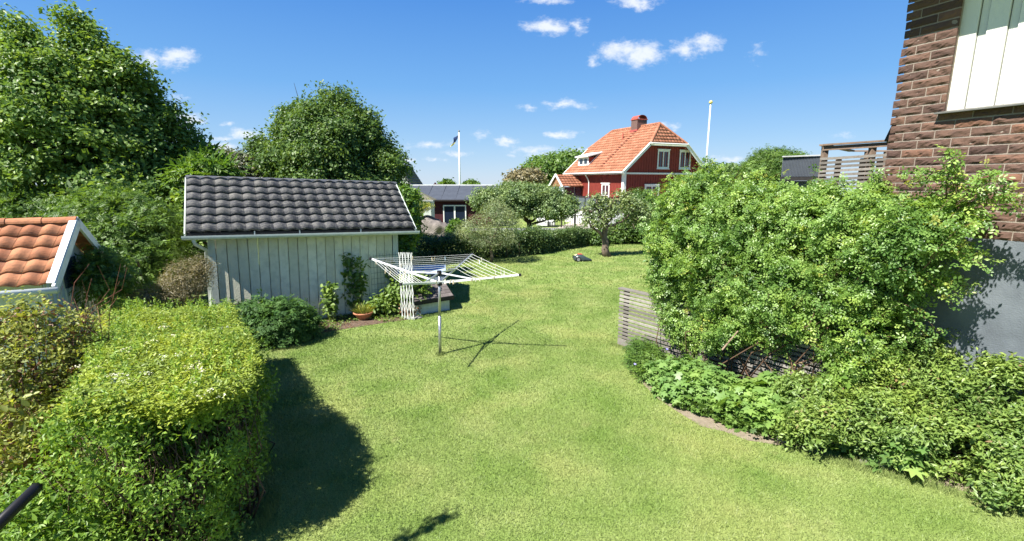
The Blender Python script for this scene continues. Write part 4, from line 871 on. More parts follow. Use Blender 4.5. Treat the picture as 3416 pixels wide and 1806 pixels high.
# ================================================================== right border: palmate plants, weigela, stones
lf_pts = []; 
def border(name, label, cat, poly, n, hgt, size, tmpl, mat, upb, stem, sig=.05, droop=.5, group=None, rough=.06, per=3, nst=20, side=.5, var=.35):
    poly = np.array(poly); c = poly.mean(0); t = thing(name, (c[0],c[1],0), 0, label, cat, group)
    hf = lambda x, y: hgt*(1-.35*np.clip(1-np.min([np.hypot(x-p[0], y-p[1]) for p in poly], axis=0)/.35, 0, 1))+hgt*.22*np.sin(x*5+y*3)*np.sin(y*6)
    add_leaves('foliage', cat4(hedge_pts(poly, hf, n, sig, per, rough, side, upb=upb, ns=.7), (lambda q: (q[0],q[1],q[2],q[3]*.5))(filler(poly, hf, n//4))), size, tmpl, mat, t, var, droop)
    mb = MB()
    for _ in range(nst):
        q = c+(poly[random.randrange(len(poly))]-c)*random.random()*.9; limb(mb, (*q,0), (q[0]+random.gauss(0,.06), q[1]+random.gauss(0,.06), hgt*.85), .006, .003, 4)
    mb.build('stem', stem, t); return t
border('cranesbill', 'low finely cut dark green cranesbill with violet flowers by the fence foot', 'plant', [(2.18,8.3),(2.2,7.6),(2.6,7.3),(2.95,7.9),(2.7,8.75),(2.4,8.85)], 3600, .36, .085, T_SPRIG, lf_elder, .9, stem_g, per=4)
for q_ in (V(635,364,7.75), V(667,349,8.1)): link('violet_flower', leaf_mesh(q_[None], np.array([(0,-.5,1.)]), np.full(1,.03), T_STAR, rng.random(1)), petal_b, [x for x in bpy.data.objects if x.name == 'cranesbill'][0])
border('palmate_plant', 'dense patch of large lobed bright leaves at the fence end of the border', 'plant', [(2.32,7.6),(2.45,6.95),(2.95,6.4),(3.6,6.7),(3.4,7.4),(2.9,8.0)], 2300, .46, .092, T_PALM, lf_maple, 1.1, stem_g, per=2, side=.5)
border('palmate_plant', 'dense patch of the biggest lobed bright leaves in the middle of the border', 'plant', [(2.9,6.5),(3.2,6.05),(3.75,5.72),(4.4,5.7),(4.3,6.3),(3.7,6.9)], 1500, .44, .118, T_PALM, lf_maple, 1.1, stem_g, per=2, side=.5)
border('palmate_plant', 'lobed bright leaves at the front of the narrow leaved bush, middle of the lawn edge', 'plant', [(3.75,5.68),(4.15,5.36),(4.45,5.3),(4.7,5.6),(4.3,5.95)], 600, .44, .09, T_PALM, lf_maple, 1.1, stem_g, per=2, side=.5)
border('palmate_plant', 'small group of lobed pale leaves by the grey stone at the right of the border', 'plant', [(4.28,5.15),(4.55,4.92),(4.85,4.85),(4.85,5.15),(4.5,5.35)], 150, .5, .12, T_PALM, lf_maple, 1.1, stem_g, per=2, side=.5)
border('ivy', 'low dark green ground cover along the soil edge of the border', 'ground cover', [(2.5,6.75),(2.95,6.2),(3.6,5.78),(4.3,5.3),(4.45,5.5),(3.7,6.0),(3.0,6.6)], 1700, .2, .055, T_PALM, lf_elder, .9, stem_g, per=3)
wb = [bl(870,395,5.9,32,20,.4), bl(905,375,5.9,32,24,.4), bl(845,420,5.5,34,24,.4), bl(900,425,5.35,40,34,.45), bl(950,385,5.5,34,34,.45), bl(985,400,5.2,34,36,.45), bl(1010,400,5.0,34,34,.45), bl(960,440,5.0,40,38,.45), bl(1010,455,4.7,44,42,.45), bl(950,352,5.7,26,20,.35), bl(1005,366,5.3,30,22,.4), bl(890,362,5.9,20,14,.3), bl(810,390,6.1,26,14,.35), bl(815,432,5.45,24,16,.3), bl(1045,430,4.7,40,60,.5), bl(1000,480,4.5,34,16,.25)]
t = clump('weigela_bush', 'broad yellow green bush with narrow pointed leaves in the lower right corner', 'bush', (5.1,5.2), wb, 70000, .06, T_WIDE, lf_weig, stem_b, per=22, sig=.055, amp=.5, inner=.04, nst=160, vs=.3, vt=-.1, vd=.6, upb=.8, droop=-.1, shell=.16, cut=.72)
sp = []; 
for _ in range(150):
    b = wb[random.randrange(len(wb))]; d = rng.normal(size=3); d[2] = abs(d[2])+.3; d /= np.linalg.norm(d); s0 = np.array(b[:3])+d*np.array(b[3:6])*.85
    for k in range(14): sp.append(s0+(d*.5+[0,0,.5])*.02*k+rng.normal(size=3)*.008)
sp = np.array(sp); link('shoots', leaf_mesh(sp, rng.normal(size=sp.shape)+[0,0,.7], np.full(len(sp),.062), T_WIDE, rng.random(len(sp)), -.6), lf_weig, t)
def stone(name, label, c, s, seed, m=stone_m, cat='stone', group=None, sub=4, rgh=.22):
    bm = bmesh.new(); bmesh.ops.create_icosphere(bm, subdivisions=sub, radius=1)
    rs = np.random.default_rng(seed); ph = rs.random((7,3))*6.28; dr = rs.normal(size=(7,3))*1.7
    pl = rs.normal(size=(9,3)); pl /= np.linalg.norm(pl, axis=1, keepdims=True); off = .5+rs.random(9)*.3
    for v in bm.verts:
        p_ = np.array(v.co)
        for k in range(9):
            d_ = p_@pl[k]
            if d_ > off[k]: p_ = p_-pl[k]*(d_-off[k])*.85
        f = sum(math.sin(dr[k]@p_*(1+k)+ph[k,0])/(1+k) for k in range(7)); p_ = p_*(1+rgh*f*.45)
        v.co = (p_[0]*s[0], p_[1]*s[1], max(p_[2]*s[2], -s[2]*.35))
    me = bpy.data.meshes.new(name); bm.to_mesh(me); bm.free(); o = link(name, me, m); o.location = c; return tag(o, label, cat, group)
g_ = G(871,466); stone('edging_stone', 'largest grey edging stone beside the lobed leaves at the lawn edge', (g_[0],g_[1],.03), (.2,.13,.09), 3)
g_ = G(786,442); stone('edging_stone', 'pale edging stone half way along the border', (g_[0],g_[1],.02), (.13,.09,.06), 4)
g_ = G(683,407); stone('edging_stone', 'small flat edging stone nearest the fence on the soil edge', (g_[0]+.06,g_[1],.02), (.11,.07,.05), 5)
g_ = G(416,318); stone('edging_stone', 'small pale stone at the foot of the white lattice', (g_[0],g_[1],.02), (.16,.1,.06), 6)
# ================================================================== robot mower
t = thing('robot_mower', (3.09,20.36,0), R(8), 'dark green grey robot lawn mower parked on the lawn by the gnarled apple tree', 'robot mower')
def shell(mb, n=24, m=10):
    b = len(mb.v)
    for i in range(m+1):
        f = i/m; zz = .06+.23*math.sin(f*math.pi/2)
        for k in range(n):
            a = 2*math.pi*k/n; cx, sy = math.cos(a), math.sin(a); e = .62
            x = .40*math.copysign(abs(cx)**e, cx); y = .27*math.copysign(abs(sy)**e, sy); s = math.cos(f*math.pi/2)**.45 if i < m else 0.
            zt = .06+(.24 if x < .05 else .24-.22*max(0,(x-.05))/.4)*math.sin(f*math.pi/2); mb.v.append((x*s+(-.05*f), y*s, zt))
    for i in range(m):
        for k in range(n): mb.f.append((b+i*n+k, b+i*n+(k+1)%n, b+(i+1)*n+(k+1)%n, b+(i+1)*n+k)); mb.r.append(.5)
mb = MB(); shell(mb); mb.build('shell', M('dark_green_plastic', (.045,.065,.062), (.035,.05,.05), 5, .25, spec=.6), t, True, smooth=True)
MB().hexa([(-.22,-.09,.285),(-.02,-.09,.295),(-.02,.09,.295),(-.22,.09,.285),(-.2,-.07,.325),(-.04,-.07,.315),(-.04,.07,.315),(-.2,.07,.325)]).build('stop_button', M('red_plastic', (.5,.06,.03), None, 5, .4), t, True, bevel=.01)
MB().hexa([(-.36,-.1,.24),(-.25,-.1,.27),(-.25,.1,.27),(-.36,.1,.24),(-.35,-.08,.27),(-.26,-.08,.30),(-.26,.08,.30),(-.35,.08,.27)]).build('control_panel', M('pale_yellow_plastic', (.6,.58,.3), None, 5, .4), t, True, bevel=.01)
for y in (-.285, .265):
    w_ = MB(); w_.tube([(-.26,y-.012,.11),(-.26,y+.032,.11)], .11, 20); wo = w_.build('wheel', black_p, t, True)
    MB().tube([(-.26,y-.017,.11),(-.26,y-.010,.11)], .07, 16).build('hub_cap', M('grey_plastic', (.3,.31,.31), None, 5, .5), wo, True)
for y in (-.17, .17): MB().tube([(.3,y-.02,.05),(.3,y+.02,.05)], .05, 14).build('front_wheel', black_p, t, True)

# ================================================================== brick house on the right
C0 = np.array((5.08,6.5)); hw = np.array((.381,-.925)); hn = np.array((-.925,-.381))
t = thing('brick_house', (C0[0],C0[1],0), math.atan2(-.925,.381), 'brown rough brick house with white board panel and grey foundation at the right edge', 'house')
# local frame: x along the wall towards the camera, y away from the house is minus (out = +? ) ; interior lies at +y
zb = 2.75; pitch = .107; bl_ = .35; Lw = 3.4
# (local y axis of a frame rotated by the wall direction points to the house inside: (.925,.381))
mb = MB(); mb.poly([(0,.0,0),(Lw+4,.0,0),(Lw+4,0,zb),(0,0,zb)]); mb.poly([(0,0,0),(0,0,zb),(0,6,zb),(0,6,0)]); mb.build('foundation', plinth_m, t, True)
mb = MB(); x_p = .54; z_p = 4.25
mb.poly([(0.03,-.0,zb),(Lw+4,-.0,zb),(Lw+4,-.0,z_p-.0),(0.03,-.0,z_p)]); mb.poly([(0.03,0,z_p),(x_p-.012,0,z_p),(x_p-.012,0,6.3),(.03,0,6.3)]); mb.poly([(x_p-.012,0,z_p),(x_p-.012,.16,z_p),(x_p-.012,.16,6.3),(x_p-.012,0,6.3)])
mb.poly([(.03,0,zb),(.03,0,6.3),(.03,6,6.3),(.03,6,zb)]); mb.build('mortar_bed', mortar, t, True)
# bricks with split faces
bv = []; bf = []; brr = []
def brick(x0, x1, z0, z1, endL=False):
    nx = max(3, int((x1-x0)/.03)); nz = 4; b = len(bv); ph = rng.random(4)*6.28; tilt = rng.normal()*.006; r = random.random(); rs = [[random.gauss(0,.0035) for _ in range(nz+1)] for _ in range(nx+1)]
    for i in range(nx+1):
        for j in range(nz+1):
            fx, fz = i/nx, j/nz; edge = min(fx,1-fx)*nx*.6; ez = min(fz,1-fz)*nz*.8; e = min(1, min(edge,ez)+.12)
            d = .013*e**.6+(.006*math.sin(fx*9*(x1-x0)/.35+ph[0])+.005*math.sin(fz*4+fx*6+ph[1])+tilt*(fx-.5)+rs[i][j])*e
            bv.append((x0+(x1-x0)*fx, -d, z0+(z1-z0)*fz+(0 if 0<j<nz else random.gauss(0,.0015))))
    for i in range(nx):
        for j in range(nz): a = b+i*(nz+1)+j; bf.append((a, a+nz+1, a+nz+2, a+1)); brr.append(r)
    # back rim so that each brick is a solid lump
    c = len(bv); bv.extend([(x0,.02,z0),(x1,.02,z0),(x1,.02,z1),(x0,.02,z1)])
    A, Bq, Cq, Dq = b, b+nx*(nz+1), b+nx*(nz+1)+nz, b+nz
    for q in ((A,c,c+1,Bq),(Bq,c+1,c+2,Cq),(Cq,c+2,c+3,Dq),(Dq,c+3,c,A)): bf.append(q); brr.append(r)
row = 0; z = zb+.005
while z < 6.25:
    x = -.035+random.uniform(-.012,.012); first = (bl_*.5 if row % 2 else bl_)-.012; lim = Lw if z < z_p-.06 else x_p-.005
    k = 0
    while x < lim-.02:
        w_ = first if k == 0 else bl_-.012; xe = min(x+w_+random.uniform(-.004,.004), lim)
        if lim-xe < .06: xe = lim
        brick(x, xe, z, z+pitch-.018); x = xe+.012; k += 1
    z += pitch; row += 1
me = bpy.data.meshes.new('bricks'); me.from_pydata(bv, [], bf); at = me.attributes.new('rnd','FLOAT','FACE'); at.data.foreach_set('value', brr); me.update(); link('brick_facing', me, brick_m, t, True)
# recessed white boards
mb = MB(); x = x_p-.02; i = 0
while x < Lw+1:
    w_ = .17 if i % 2 == 0 else .10; mb.cr = random.random()
    if i % 2 == 0: mb.box(x-.01, x+w_, .065, .088, z_p, 6.3)
    else: mb.box(x-.03, x+w_+.02, .090, .11, z_p, 6.3)
    x += w_; i += 1
mb.build('board_panel', panel_white, t, True, rnd=True, bevel=.003)
mb = MB(); x = x_p-.02; i = 0
while x < Lw+1:
    if i % 2 == 0: mb.box(x-.019, x-.011, .086, .0895, z_p, 6.3); mb.box(x+.171, x+.178, .086, .0895, z_p, 6.3)
    x += .17 if i % 2 == 0 else .10; i += 1
mb.build('board_joint', M('grey_joint', (.16,.16,.14), None, 5, .9), t, True)
MB().hexa([(x_p-.06,-.10,z_p-.035),(Lw+1,-.10,z_p-.035),(Lw+1,.11,z_p-.03),(x_p-.06,.11,z_p-.03),(x_p-.06,-.10,z_p-.02),(Lw+1,-.10,z_p-.02),(Lw+1,.11,z_p+.02),(x_p-.06,.11,z_p+.02)]).build('window_sill', M('grey_sill', (.15,.15,.135), None, 5, .5), t, True)
mb = MB(); mb.box(-.35,Lw+4,-.5,6.3,5.9,6.02); mb.build('eave', white, t, True)
mb = MB(); a_, b_, c_ = V(899,110,7.6), V(884,141,7.6), V(905,141,7.6); off = np.array((.35,.35,0))
mb.poly([a_,b_,c_]); mb.poly([a_+off,b_+off,c_+off]); mb.poly([a_,b_,b_+off,a_+off]); mb.poly([b_,c_,c_+off,b_+off]); mb.build('side_roof', sh_m, t)
# balcony behind the house corner
t = thing('wooden_balcony', (7.2,10.3,0), 0, 'grey brown wooden balcony with slatted railing behind the brick house corner', 'balcony')
A_, B_ = V(823,145,10.5), V(897,140,9.9); A2, B2 = V(852,151,12.4), V(900,151,11.6)
dn_ = np.array((0,0,1.))
for a, b in ((A_,B_),(A2,B2)): MB().bar(a,b,.14,.035).build('top_rail', brown_wood, t)
MB().bar(A_,A2,.14,.035).build('top_rail', brown_wood, t)
MB().bar(A_-dn_*.075,B_-dn_*.075,.04,.09).build('rail_beam', brown_wood, t)
for px in (828,877): 
    a = A_+(B_-A_)*((px-823)/74); MB().box(a[0]-.05,a[0]+.05,a[1]+.02,a[1]+.12,2.9,a[2]-.03).build('post', brown_wood, t)
for f in (.35,.75): 
    a = A2+(B2-A2)*f; MB().box(a[0]-.05,a[0]+.05,a[1]-.05,a[1]+.05,2.9,a[2]-.02).build('post', brown_wood, t)
zA, zB = V(823,160,10.5)[2], V(897,155.5,9.9)[2]
for i in range(8):
    mb = MB(); mb.cr = random.random(); d = i*.088; mb.bar((A_[0]-.03,A_[1],zA+.02-d), (B_[0],B_[1],zB+.02-d), .022, .052).build('slat', gwood, t, rnd=True)
for f in (.28,.62,.85): 
    a = A_+(B_-A_)*f; MB().box(a[0]-.045,a[0]+.045,a[1]+.03,a[1]+.1,2.9,zA+.02).build('baluster', brown_wood, t)
MB().hexa([(A_[0],A_[1]+.05,2.75),(B_[0]+.6,B_[1]+.05,2.75),(B2[0]+.6,B2[1],2.75),(A2[0],A2[1],2.75),(A_[0],A_[1]+.05,2.9),(B_[0]+.6,B_[1]+.05,2.9),(B2[0]+.6,B2[1],2.9),(A2[0],A2[1],2.9)]).build('deck', brown_wood, t)
for p_ in ((A_[0]+.2,A_[1]+.3),(B_[0],B_[1]+.4),(A2[0]+.2,A2[1]-.2)): MB().box(p_[0]-.07,p_[0]+.07,p_[1]-.07,p_[1]+.07,0,2.75).build('support_post', brown_wood, t)
# metal clad structure left of the balcony
t = thing('metal_clad_box', (7.0,12.4,0), 0, 'dark grey corrugated metal clad upper storey left of the wooden balcony', 'building')
a, b = V(783,157.5,12.6), V(822,156,12.1); zl = V(783,177,12.6)[2]
mb = MB(); n_ = 26; dv = (b-a); bk = np.array((.9,1.6,0))
mb.hexa([(a[0],a[1],zl),(b[0],b[1],zl),(b[0]+.9,b[1]+1.6,zl),(a[0]+.9,a[1]+1.6,zl),(a[0],a[1],a[2]),(b[0],b[1],b[2]),(b[0]+.9,b[1]+1.6,b[2]),(a[0]+.9,a[1]+1.6,a[2])])
for k in range(n_): q = a+dv*(k+.5)/n_; mb.bar((q[0],q[1]-.008,zl+.01), (q[0],q[1]-.008,q[2]-.01), .018, .02, up=(0,1,0))
mb.build('corrugated_cladding', M('grey_metal_sheet', (.10,.115,.135), (.085,.098,.115), 4, .5, spec=.4), t)
MB().bar(a+[-.03,-.02,.02], b+[.02,-.02,.02], .08, .03).build('top_flashing', M('pale_metal', (.45,.46,.46), None, 5, .4), t)
MB().hexa([(a[0]-.1,a[1]-.12,zl-.09),(b[0]+.1,b[1]-.12,zl-.09),(b[0]+.9,b[1]+1.6,zl-.09),(a[0]+.9,a[1]+1.6,zl-.09),(a[0]-.1,a[1]-.12,zl-.004),(b[0]+.1,b[1]-.12,zl-.004),(b[0]+.9,b[1]+1.6,zl-.004),(a[0]+.9,a[1]+1.6,zl-.004)]).build('base_edge', dark_wood, t)
MB().hexa([(a[0]+.1,a[1]+.1,0),(b[0],b[1]+.1,0),(b[0]+.8,b[1]+1.5,0),(a[0]+.8,a[1]+1.5,0),(a[0]+.1,a[1]+.1,zl-.1),(b[0],b[1]+.1,zl-.1),(b[0]+.8,b[1]+1.5,zl-.1),(a[0]+.8,a[1]+1.5,zl-.1)]).build('lower_wall', plinth_m, t)

# ================================================================== red house
def window(mb_parent, x, z0, w, h, face, yw, bars=1, dep=.05):
    """face 'g' = gable (plane y), 's' = side (plane x)"""
    def bx(a0, a1, d0, d1, z0_, z1_):
        return (a0,a1,yw-d1,yw-d0,z0_,z1_) if face == 'g' else (yw-d1,yw-d0,a0,a1,z0_,z1_)
    fr = MB(); c = .13
    fr.box(*bx(x,x+c,.0,dep,z0,z0+h)); fr.box(*bx(x+w-c,x+w,.0,dep,z0,z0+h)); fr.box(*bx(x+c,x+w-c,.0,dep,z0,z0+c)); fr.box(*bx(x+c,x+w-c,.0,dep,z0+h-c,z0+h)); fr.box(*bx(x-.06,x+w+.06,.0,dep+.05,z0+h+.002,z0+h+.08)); fr.box(*bx(x-.04,x+w+.04,.0,dep+.06,z0-.06,z0-.002))
    f = fr.build('window', white, mb_parent, True)
    s = MB(); s.box(*bx(x+w/2-.05,x+w/2+.05,.0,dep-.01,z0+c+.001,z0+h-c-.001))
    if bars > 1: s.box(*bx(x+c+.001,x+w/2-.051,.0,dep-.02,z0+h*.5-.02,z0+h*.5+.02)); s.box(*bx(x+w/2+.051,x+w-c-.001,.0,dep-.02,z0+h*.5-.02,z0+h*.5+.02))
    s.build('sash_bar', white, f, True)
    MB().box(*bx(x+c,x+w-c,.005,.015,z0+c,z0+h-c)).build('pane', glass, f, True)
def red_house():
    t = thing('red_house', (8.78,38,0), math.atan2(.408,.913), 'red boarded house with a half hipped red tile roof and white corners', 'house')
    Wg, Ls, ze, zr = 9.04, 9.15, 4.2, 8.2; k = (zr-ze)/(Wg/2); zh = 6.5; xh = (zh-ze)/k; sb = 1.27; o = .45
    x0, x1, y0, y1 = o, Wg-o, o, Ls-o
    gx = lambda x: min(ze+k*x, ze+k*(Wg-x))-.08
    # gable walls with battens
    for yy_, sg, nm in ((y0,-1,'gable_wall'),(y1,1,'gable_wall')):
        mb = MB(); mb.poly([(x0,yy_,-.1),(x1,yy_,-.1),(x1,yy_,gx(x1)),(xh+3.8,yy_,zh-.05),(xh+.05,yy_,zh-.05),(x0,yy_,gx(x0))])
        x = x0+.15
        while x < x1:
            if sg < 0: mb.box(x-.03,x+.03,yy_-.035,yy_-.002,1.2,4.02); mb.box(x-.03,x+.03,yy_-.035,yy_-.002,4.15,min(gx(x)-.02,zh-.06))
            x += .26
        mb.build(nm, falu, t, True)
    for xx, sg in ((x0,-1),(x1,1)):
        mb = MB(); mb.poly([(xx,y0,-.1),(xx,y1,-.1),(xx,y1,ze+.1),(xx,y0,ze+.1)]); y = y0+.15
        while y < y1:
            if sg < 0: mb.box(xx-.03,xx-.002,y-.02,y+.02,1.2,ze+.05)
            y += .2
        mb.build('side_wall', falu, t, True)
    for (xx, yy_) in ((x0,y0),(x1,y0),(x0,y1)): MB().box(xx-.06,xx+.2 if xx == x0 else xx+.06,yy_-.06,yy_+.2,0,ze-.02).build('corner_board', white, t, True)
    MB().box(x0+.2,x1,y0-.09,y0-.003,4.02,4.15).build('band_board', white, t, True)
    mb = MB(); mb.poly([(x0-.02,y0-.02,-.1),(x1,y0-.02,-.1),(x1,y0-.02,1.2),(x0-.02,y0-.02,1.2)]); mb.poly([(x0-.02,y0-.02,-.1),(x0-.02,y1,-.1),(x0-.02,y1,1.2),(x0-.02,y0-.02,1.2)]); mb.build('foundation', white, t, True)
    # roof planes
    sl = math.hypot(Wg/2, zr-ze); cs = sl/(Wg/2); up = (Wg/2, 0, zr-ze)
    poly = [(0,0),(Ls,0),(Ls,xh*cs),(Ls-sb,sl),(sb,sl),(0,xh*cs)]
    rf = link('main_roof', tiled((0,0,ze+.03), (0,1,0), up, poly, .33, .36, .035, .03, 1, 6), tile_red, t, True)
    link('main_roof', tiled((Wg,0,ze+.03), (0,1,0), (-Wg/2,0,zr-ze), poly, .33, .36, .035, .03, 1, 3), tile_red, t, True)
    hl = math.hypot(sb, zr-zh)
    for yy_, sg in ((0,1),(Ls,-1)):
        link('hip_roof', tiled((xh,yy_,zh+.03), (1,0,0), (0,sg*sb,zr-zh), [(0,0),(Wg-2*xh,0),((Wg-2*xh)/2,hl)], .33, .33, .035, .03, 1, 5), tile_red, t, True)
    mb = MB(); r_ = .13
    ridge_tiles((Wg/2,sb,zr+.06), (Wg/2,Ls-sb,zr+.06), r_, .4, mb)
    for yy_, y2 in ((0,sb),(Ls,Ls-sb)):
        for xx in (xh, Wg-xh): ridge_tiles((xx,yy_,zh+.06), (Wg/2,y2,zr+.06), r_, .4, mb)
    mb.build('ridge', tile_red, t, True, rnd=True)
    for yy_ in (0, Ls):
        mb = MB()
        for xa, xb in ((-.0,xh),(Wg,Wg-xh)): mb.bar((xa,yy_,ze-.1), (xb,yy_,zh-.1), .06, .24)
        mb.box(xh-.05,Wg-xh+.05,yy_-.03,yy_+.03,zh-.2,zh+.0)
        mb.build('barge_board', white, t, True)
        mb = MB()
        for xa, xb in ((-.0,xh),(Wg,Wg-xh)): MB().bar((xa,yy_+(.05 if yy_ else -.05),ze+.06), (xb,yy_+(.05 if yy_ else -.05),zh+.06), .16, .03).build('verge_cap', white, t, True)
    MB().box(-.0,o,0.05,Ls-.05,ze-.17,ze-.12).build('soffit', white, t, True)
    MB().tube([(-.08,-.05,ze-.04),(-.08,Ls+.05,ze-.04)], .07, 8).build('gutter', white, t, True)
    MB().tube([(xh,-.12,zh-.04),(Wg-xh,-.12,zh-.04)], .07, 8).build('gutter', white, t, True)
    MB().tube([(-.05,5.4,ze-.1),(.3,5.4,ze-.6),(.38,5.4,ze-.8),(.38,5.4,.3)], .05, 8).build('downpipe', white, t, True)
    # windows
    window(t, 3.75, 4.5, 1.25, 1.5, 'g', y0); window(t, 6.1, 4.5, 1.25, 1.5, 'g', y0)
    window(t, 2.6, 1.75, 1.5, 1.4, 'g', y0); window(t, 6.0, 1.75, 1.3, 1.4, 'g', y0)
    window(t, 2.3, 1.3, 1.15, 1.95, 's', x0, 2)
    # chimney
    ch = MB().box(4.0,5.05,3.55,4.4,7.3,8.78).build('chimney', M('chimney_brick', (.17,.10,.085), (.12,.075,.065), 12, .9, .4, 50), t, True)
    MB().box(3.92,5.13,3.47,4.48,7.25,7.95).build('flashing', M('red_sheet', (.42,.10,.08), None, 4, .5), ch, True)
    cp = MB(); cp.box(3.95,5.1,3.5,4.45,8.785,8.86); K = 8; b = len(cp.v)
    for yy_ in (3.5,4.45):
        for q in range(K+1): a = math.pi*q/K; cp.v.append((4.525-.5*math.cos(a), yy_, 8.865+.33*math.sin(a)))
    for q in range(K): cp.f.append((b+q,b+q+1,b+K+2+q,b+K+1+q)); cp.r.append(.5)
    cp.build('chimney_cap', M('red_sheet_cap', (.42,.10,.07), None, 4, .45), ch, True)
    # roof ladder and vent
    mb = MB()
    for i in range(16):
        f = i/16; x = .5+f*3.6; z = ze+k*x+.12; mb.box(x-.03,x+.03,3.5,3.85,z,z+.04)
    mb.build('roof_ladder', M('ladder_red', (.2,.05,.04), None, 4, .6), t, True)
    MB().tube([(3.3,4.6,ze+k*3.3),(3.3,4.6,ze+k*3.3+.55)], .07, 8).build('vent_pipe', M('vent_red', (.45,.12,.08), None, 4, .6), t, True)
    # dormer
    d = MB(); xf = .72; ya, yb = 6.05, 7.85; zt = 5.62
    d.poly([(xf,ya,ze+k*xf),(xf,yb,ze+k*xf),(xf,yb,zt),(xf,ya,zt)]); dm = d.build('dormer', white, t, True)
    c = MB()
    for yq in (ya,yb): c.poly([(xf,yq,ze+k*xf),(xf,yq,zt),((zt-ze)/k+.2,yq,zt+.0)])
    c.build('cheek', falu, dm, True)
    MB().hexa([(xf-.25,ya-.2,zt),(xf-.25,yb+.2,zt),(2.5,yb+.2,zt+.5),(2.5,ya-.2,zt+.5),(xf-.25,ya-.2,zt+.12),(xf-.25,yb+.2,zt+.12),(2.5,yb+.2,zt+.6),(2.5,ya-.2,zt+.6)]).build('dormer_roof', white, dm, True)
    MB().bar((xf-.06,ya-.03,ze+k*xf+.02),(2.1,ya-.03,ze+k*2.1+.05),.04,.16).build('trim_board', white, dm, True)
    for ya_ in (ya+.25, ya+1.0): MB().box(xf-.012,xf-.004,ya_,ya_+.5,ze+k*xf+.2,zt-.12).build('dormer_pane', glass, dm, True)
    # porch
    yc, pw, pz0, pz1, xp = 7.6, 1.25, 3.0, 4.05, -1.7
    pr = MB()
    for yq in (yc-1., yc+1.):
        pr.box(xp+.1,xp+.22,yq-.06,yq+.06,0,pz0)
    p_ = pr.build('porch', white, t, True)
    for s in (-1, 1):
        uq = np.array((0,-s*pw,pz1-pz0)); sq = np.linalg.norm(uq)
        link('porch_roof', tiled((xp-.1,yc+s*pw,pz0), (1,0,0), uq, [(0,0),(2.3,0),(2.3,sq),(0,sq)], .33, .33, .035, .03, 1, 4), tile_red, p_, True)
        MB().bar((xp-.13,yc+s*(pw+.05),pz0-.05),(xp-.13,yc,pz1+.03),.05,.2).build('barge_board', white, p_, True)
    MB().poly([(xp+.02,yc-pw+.1,pz0),(xp+.02,yc+pw-.1,pz0),(xp+.02,yc,pz1-.1)]).build('gable_panel', M('porch_wood', (.30,.15,.08), None, 5, .7), p_, True)
    MB().box(xp+.1,x0-.03,yc-1.0,yc-.94,1.2,2.0).build('side_panel', white, p_, True)
    MB().box(xp+.25,x0-.05,yc-1.0,yc-.96,2.05,2.95).build('pane', glass, p_, True)
    MB().box(xp,x0-.05,yc-1.1,yc+1.1,0.0,.9).build('porch_base', white, p_, True)
    # raised deck with black railing, white skirt
    dk = MB(); dk.box(-2.6,x0-.07,-1.5,4.6,1.05,1.18); dk.box(x0-.07,7.5,-1.9,y0-.12,1.05,1.18); dd = dk.build('deck', paving, t, True)
    mb = MB(); mb.box(-2.62,-2.56,-1.9,4.6,2.2,2.28); mb.box(-2.6,7.5,-1.93,-1.87,2.2,2.28)
    for i in range(8): mb.box(-2.6+i*1.4,-2.53+i*1.4,-1.93,-1.87,1.18,2.2)
    for i in range(5): mb.box(-2.62,-2.56,-1.9+i*1.6,-1.84+i*1.6,1.18,2.2)
    mb.build('black_railing', black_p, t, True)
    mb = MB(); mb.box(-2.57,-2.53,-1.9,4.6,1.2,2.18); mb.box(-2.5,7.5,-1.88,-1.86,1.2,2.18); mb.build('railing_glass', M('tinted_glass', (.10,.12,.14), None, 4, .1, spec=.7), t, True)
    mb = MB()
    for i in range(34): mb.box(-2.6+i*.3,-2.36+i*.3,-1.88,-1.85,0,1.04)
    for i in range(21): mb.box(-2.58,-2.55,-1.8+i*.3,-1.56+i*.3,0,1.04)
    mb.build('deck_skirt', white, t, True)
    return t
red_house()
# lower patio: black railing and white lattice gate
a, b = V(548,226,36.), V(589,228,34.8)
t = thing('black_railing', (a[0],a[1],0), 0, 'low black metal railing on the patio left of the white gate', 'railing')
mb = MB()
for z in (.15,.95): mb.bar((a[0],a[1],z),(b[0],b[1],z),.04,.05)
for k in range(26): q = a+(b-a)*k/25; mb.bar((q[0],q[1],.15),(q[0],q[1],.95),.025,.025)
mb.build('bars', black_p, t)
for k in (0,.33,.66,1.): q = a+(b-a)*k; MB().box(q[0]-.05,q[0]+.05,q[1]-.05,q[1]+.05,0,1.1).build('post', black_p, t)
a, b = V(589,227,34.6), V(605,228,34.2)
t = thing('lattice_gate', (a[0],a[1],0), 0, 'white wooden lattice gate at the corner of the far patio', 'gate')
mb = MB()
for z in (.05,.5,.95,1.4): mb.bar((a[0],a[1],z),(b[0],b[1],z),.04,.12)
for k in range(4): q = a+(b-a)*k/3; mb.bar((q[0],q[1],0),(q[0],q[1],1.5),.12,.04)
mb.build('frame', white, t)
a = V(537,222,36); b = V(556,226,36.4)
t = thing('garden_sofa', (a[0],a[1],0), 0, 'pale outdoor sofa on the far patio beside the black railing', 'sofa')
MB().box(0,1.4,0,.7,.1,.42).build('seat', white, t, True); MB().box(0,1.4,.55,.75,.42,.85).build('backrest', white, t, True)
for xx in (0,1.28): MB().box(xx,xx+.12,-.01,.54,.42,.6).build('armrest', white, t, True)

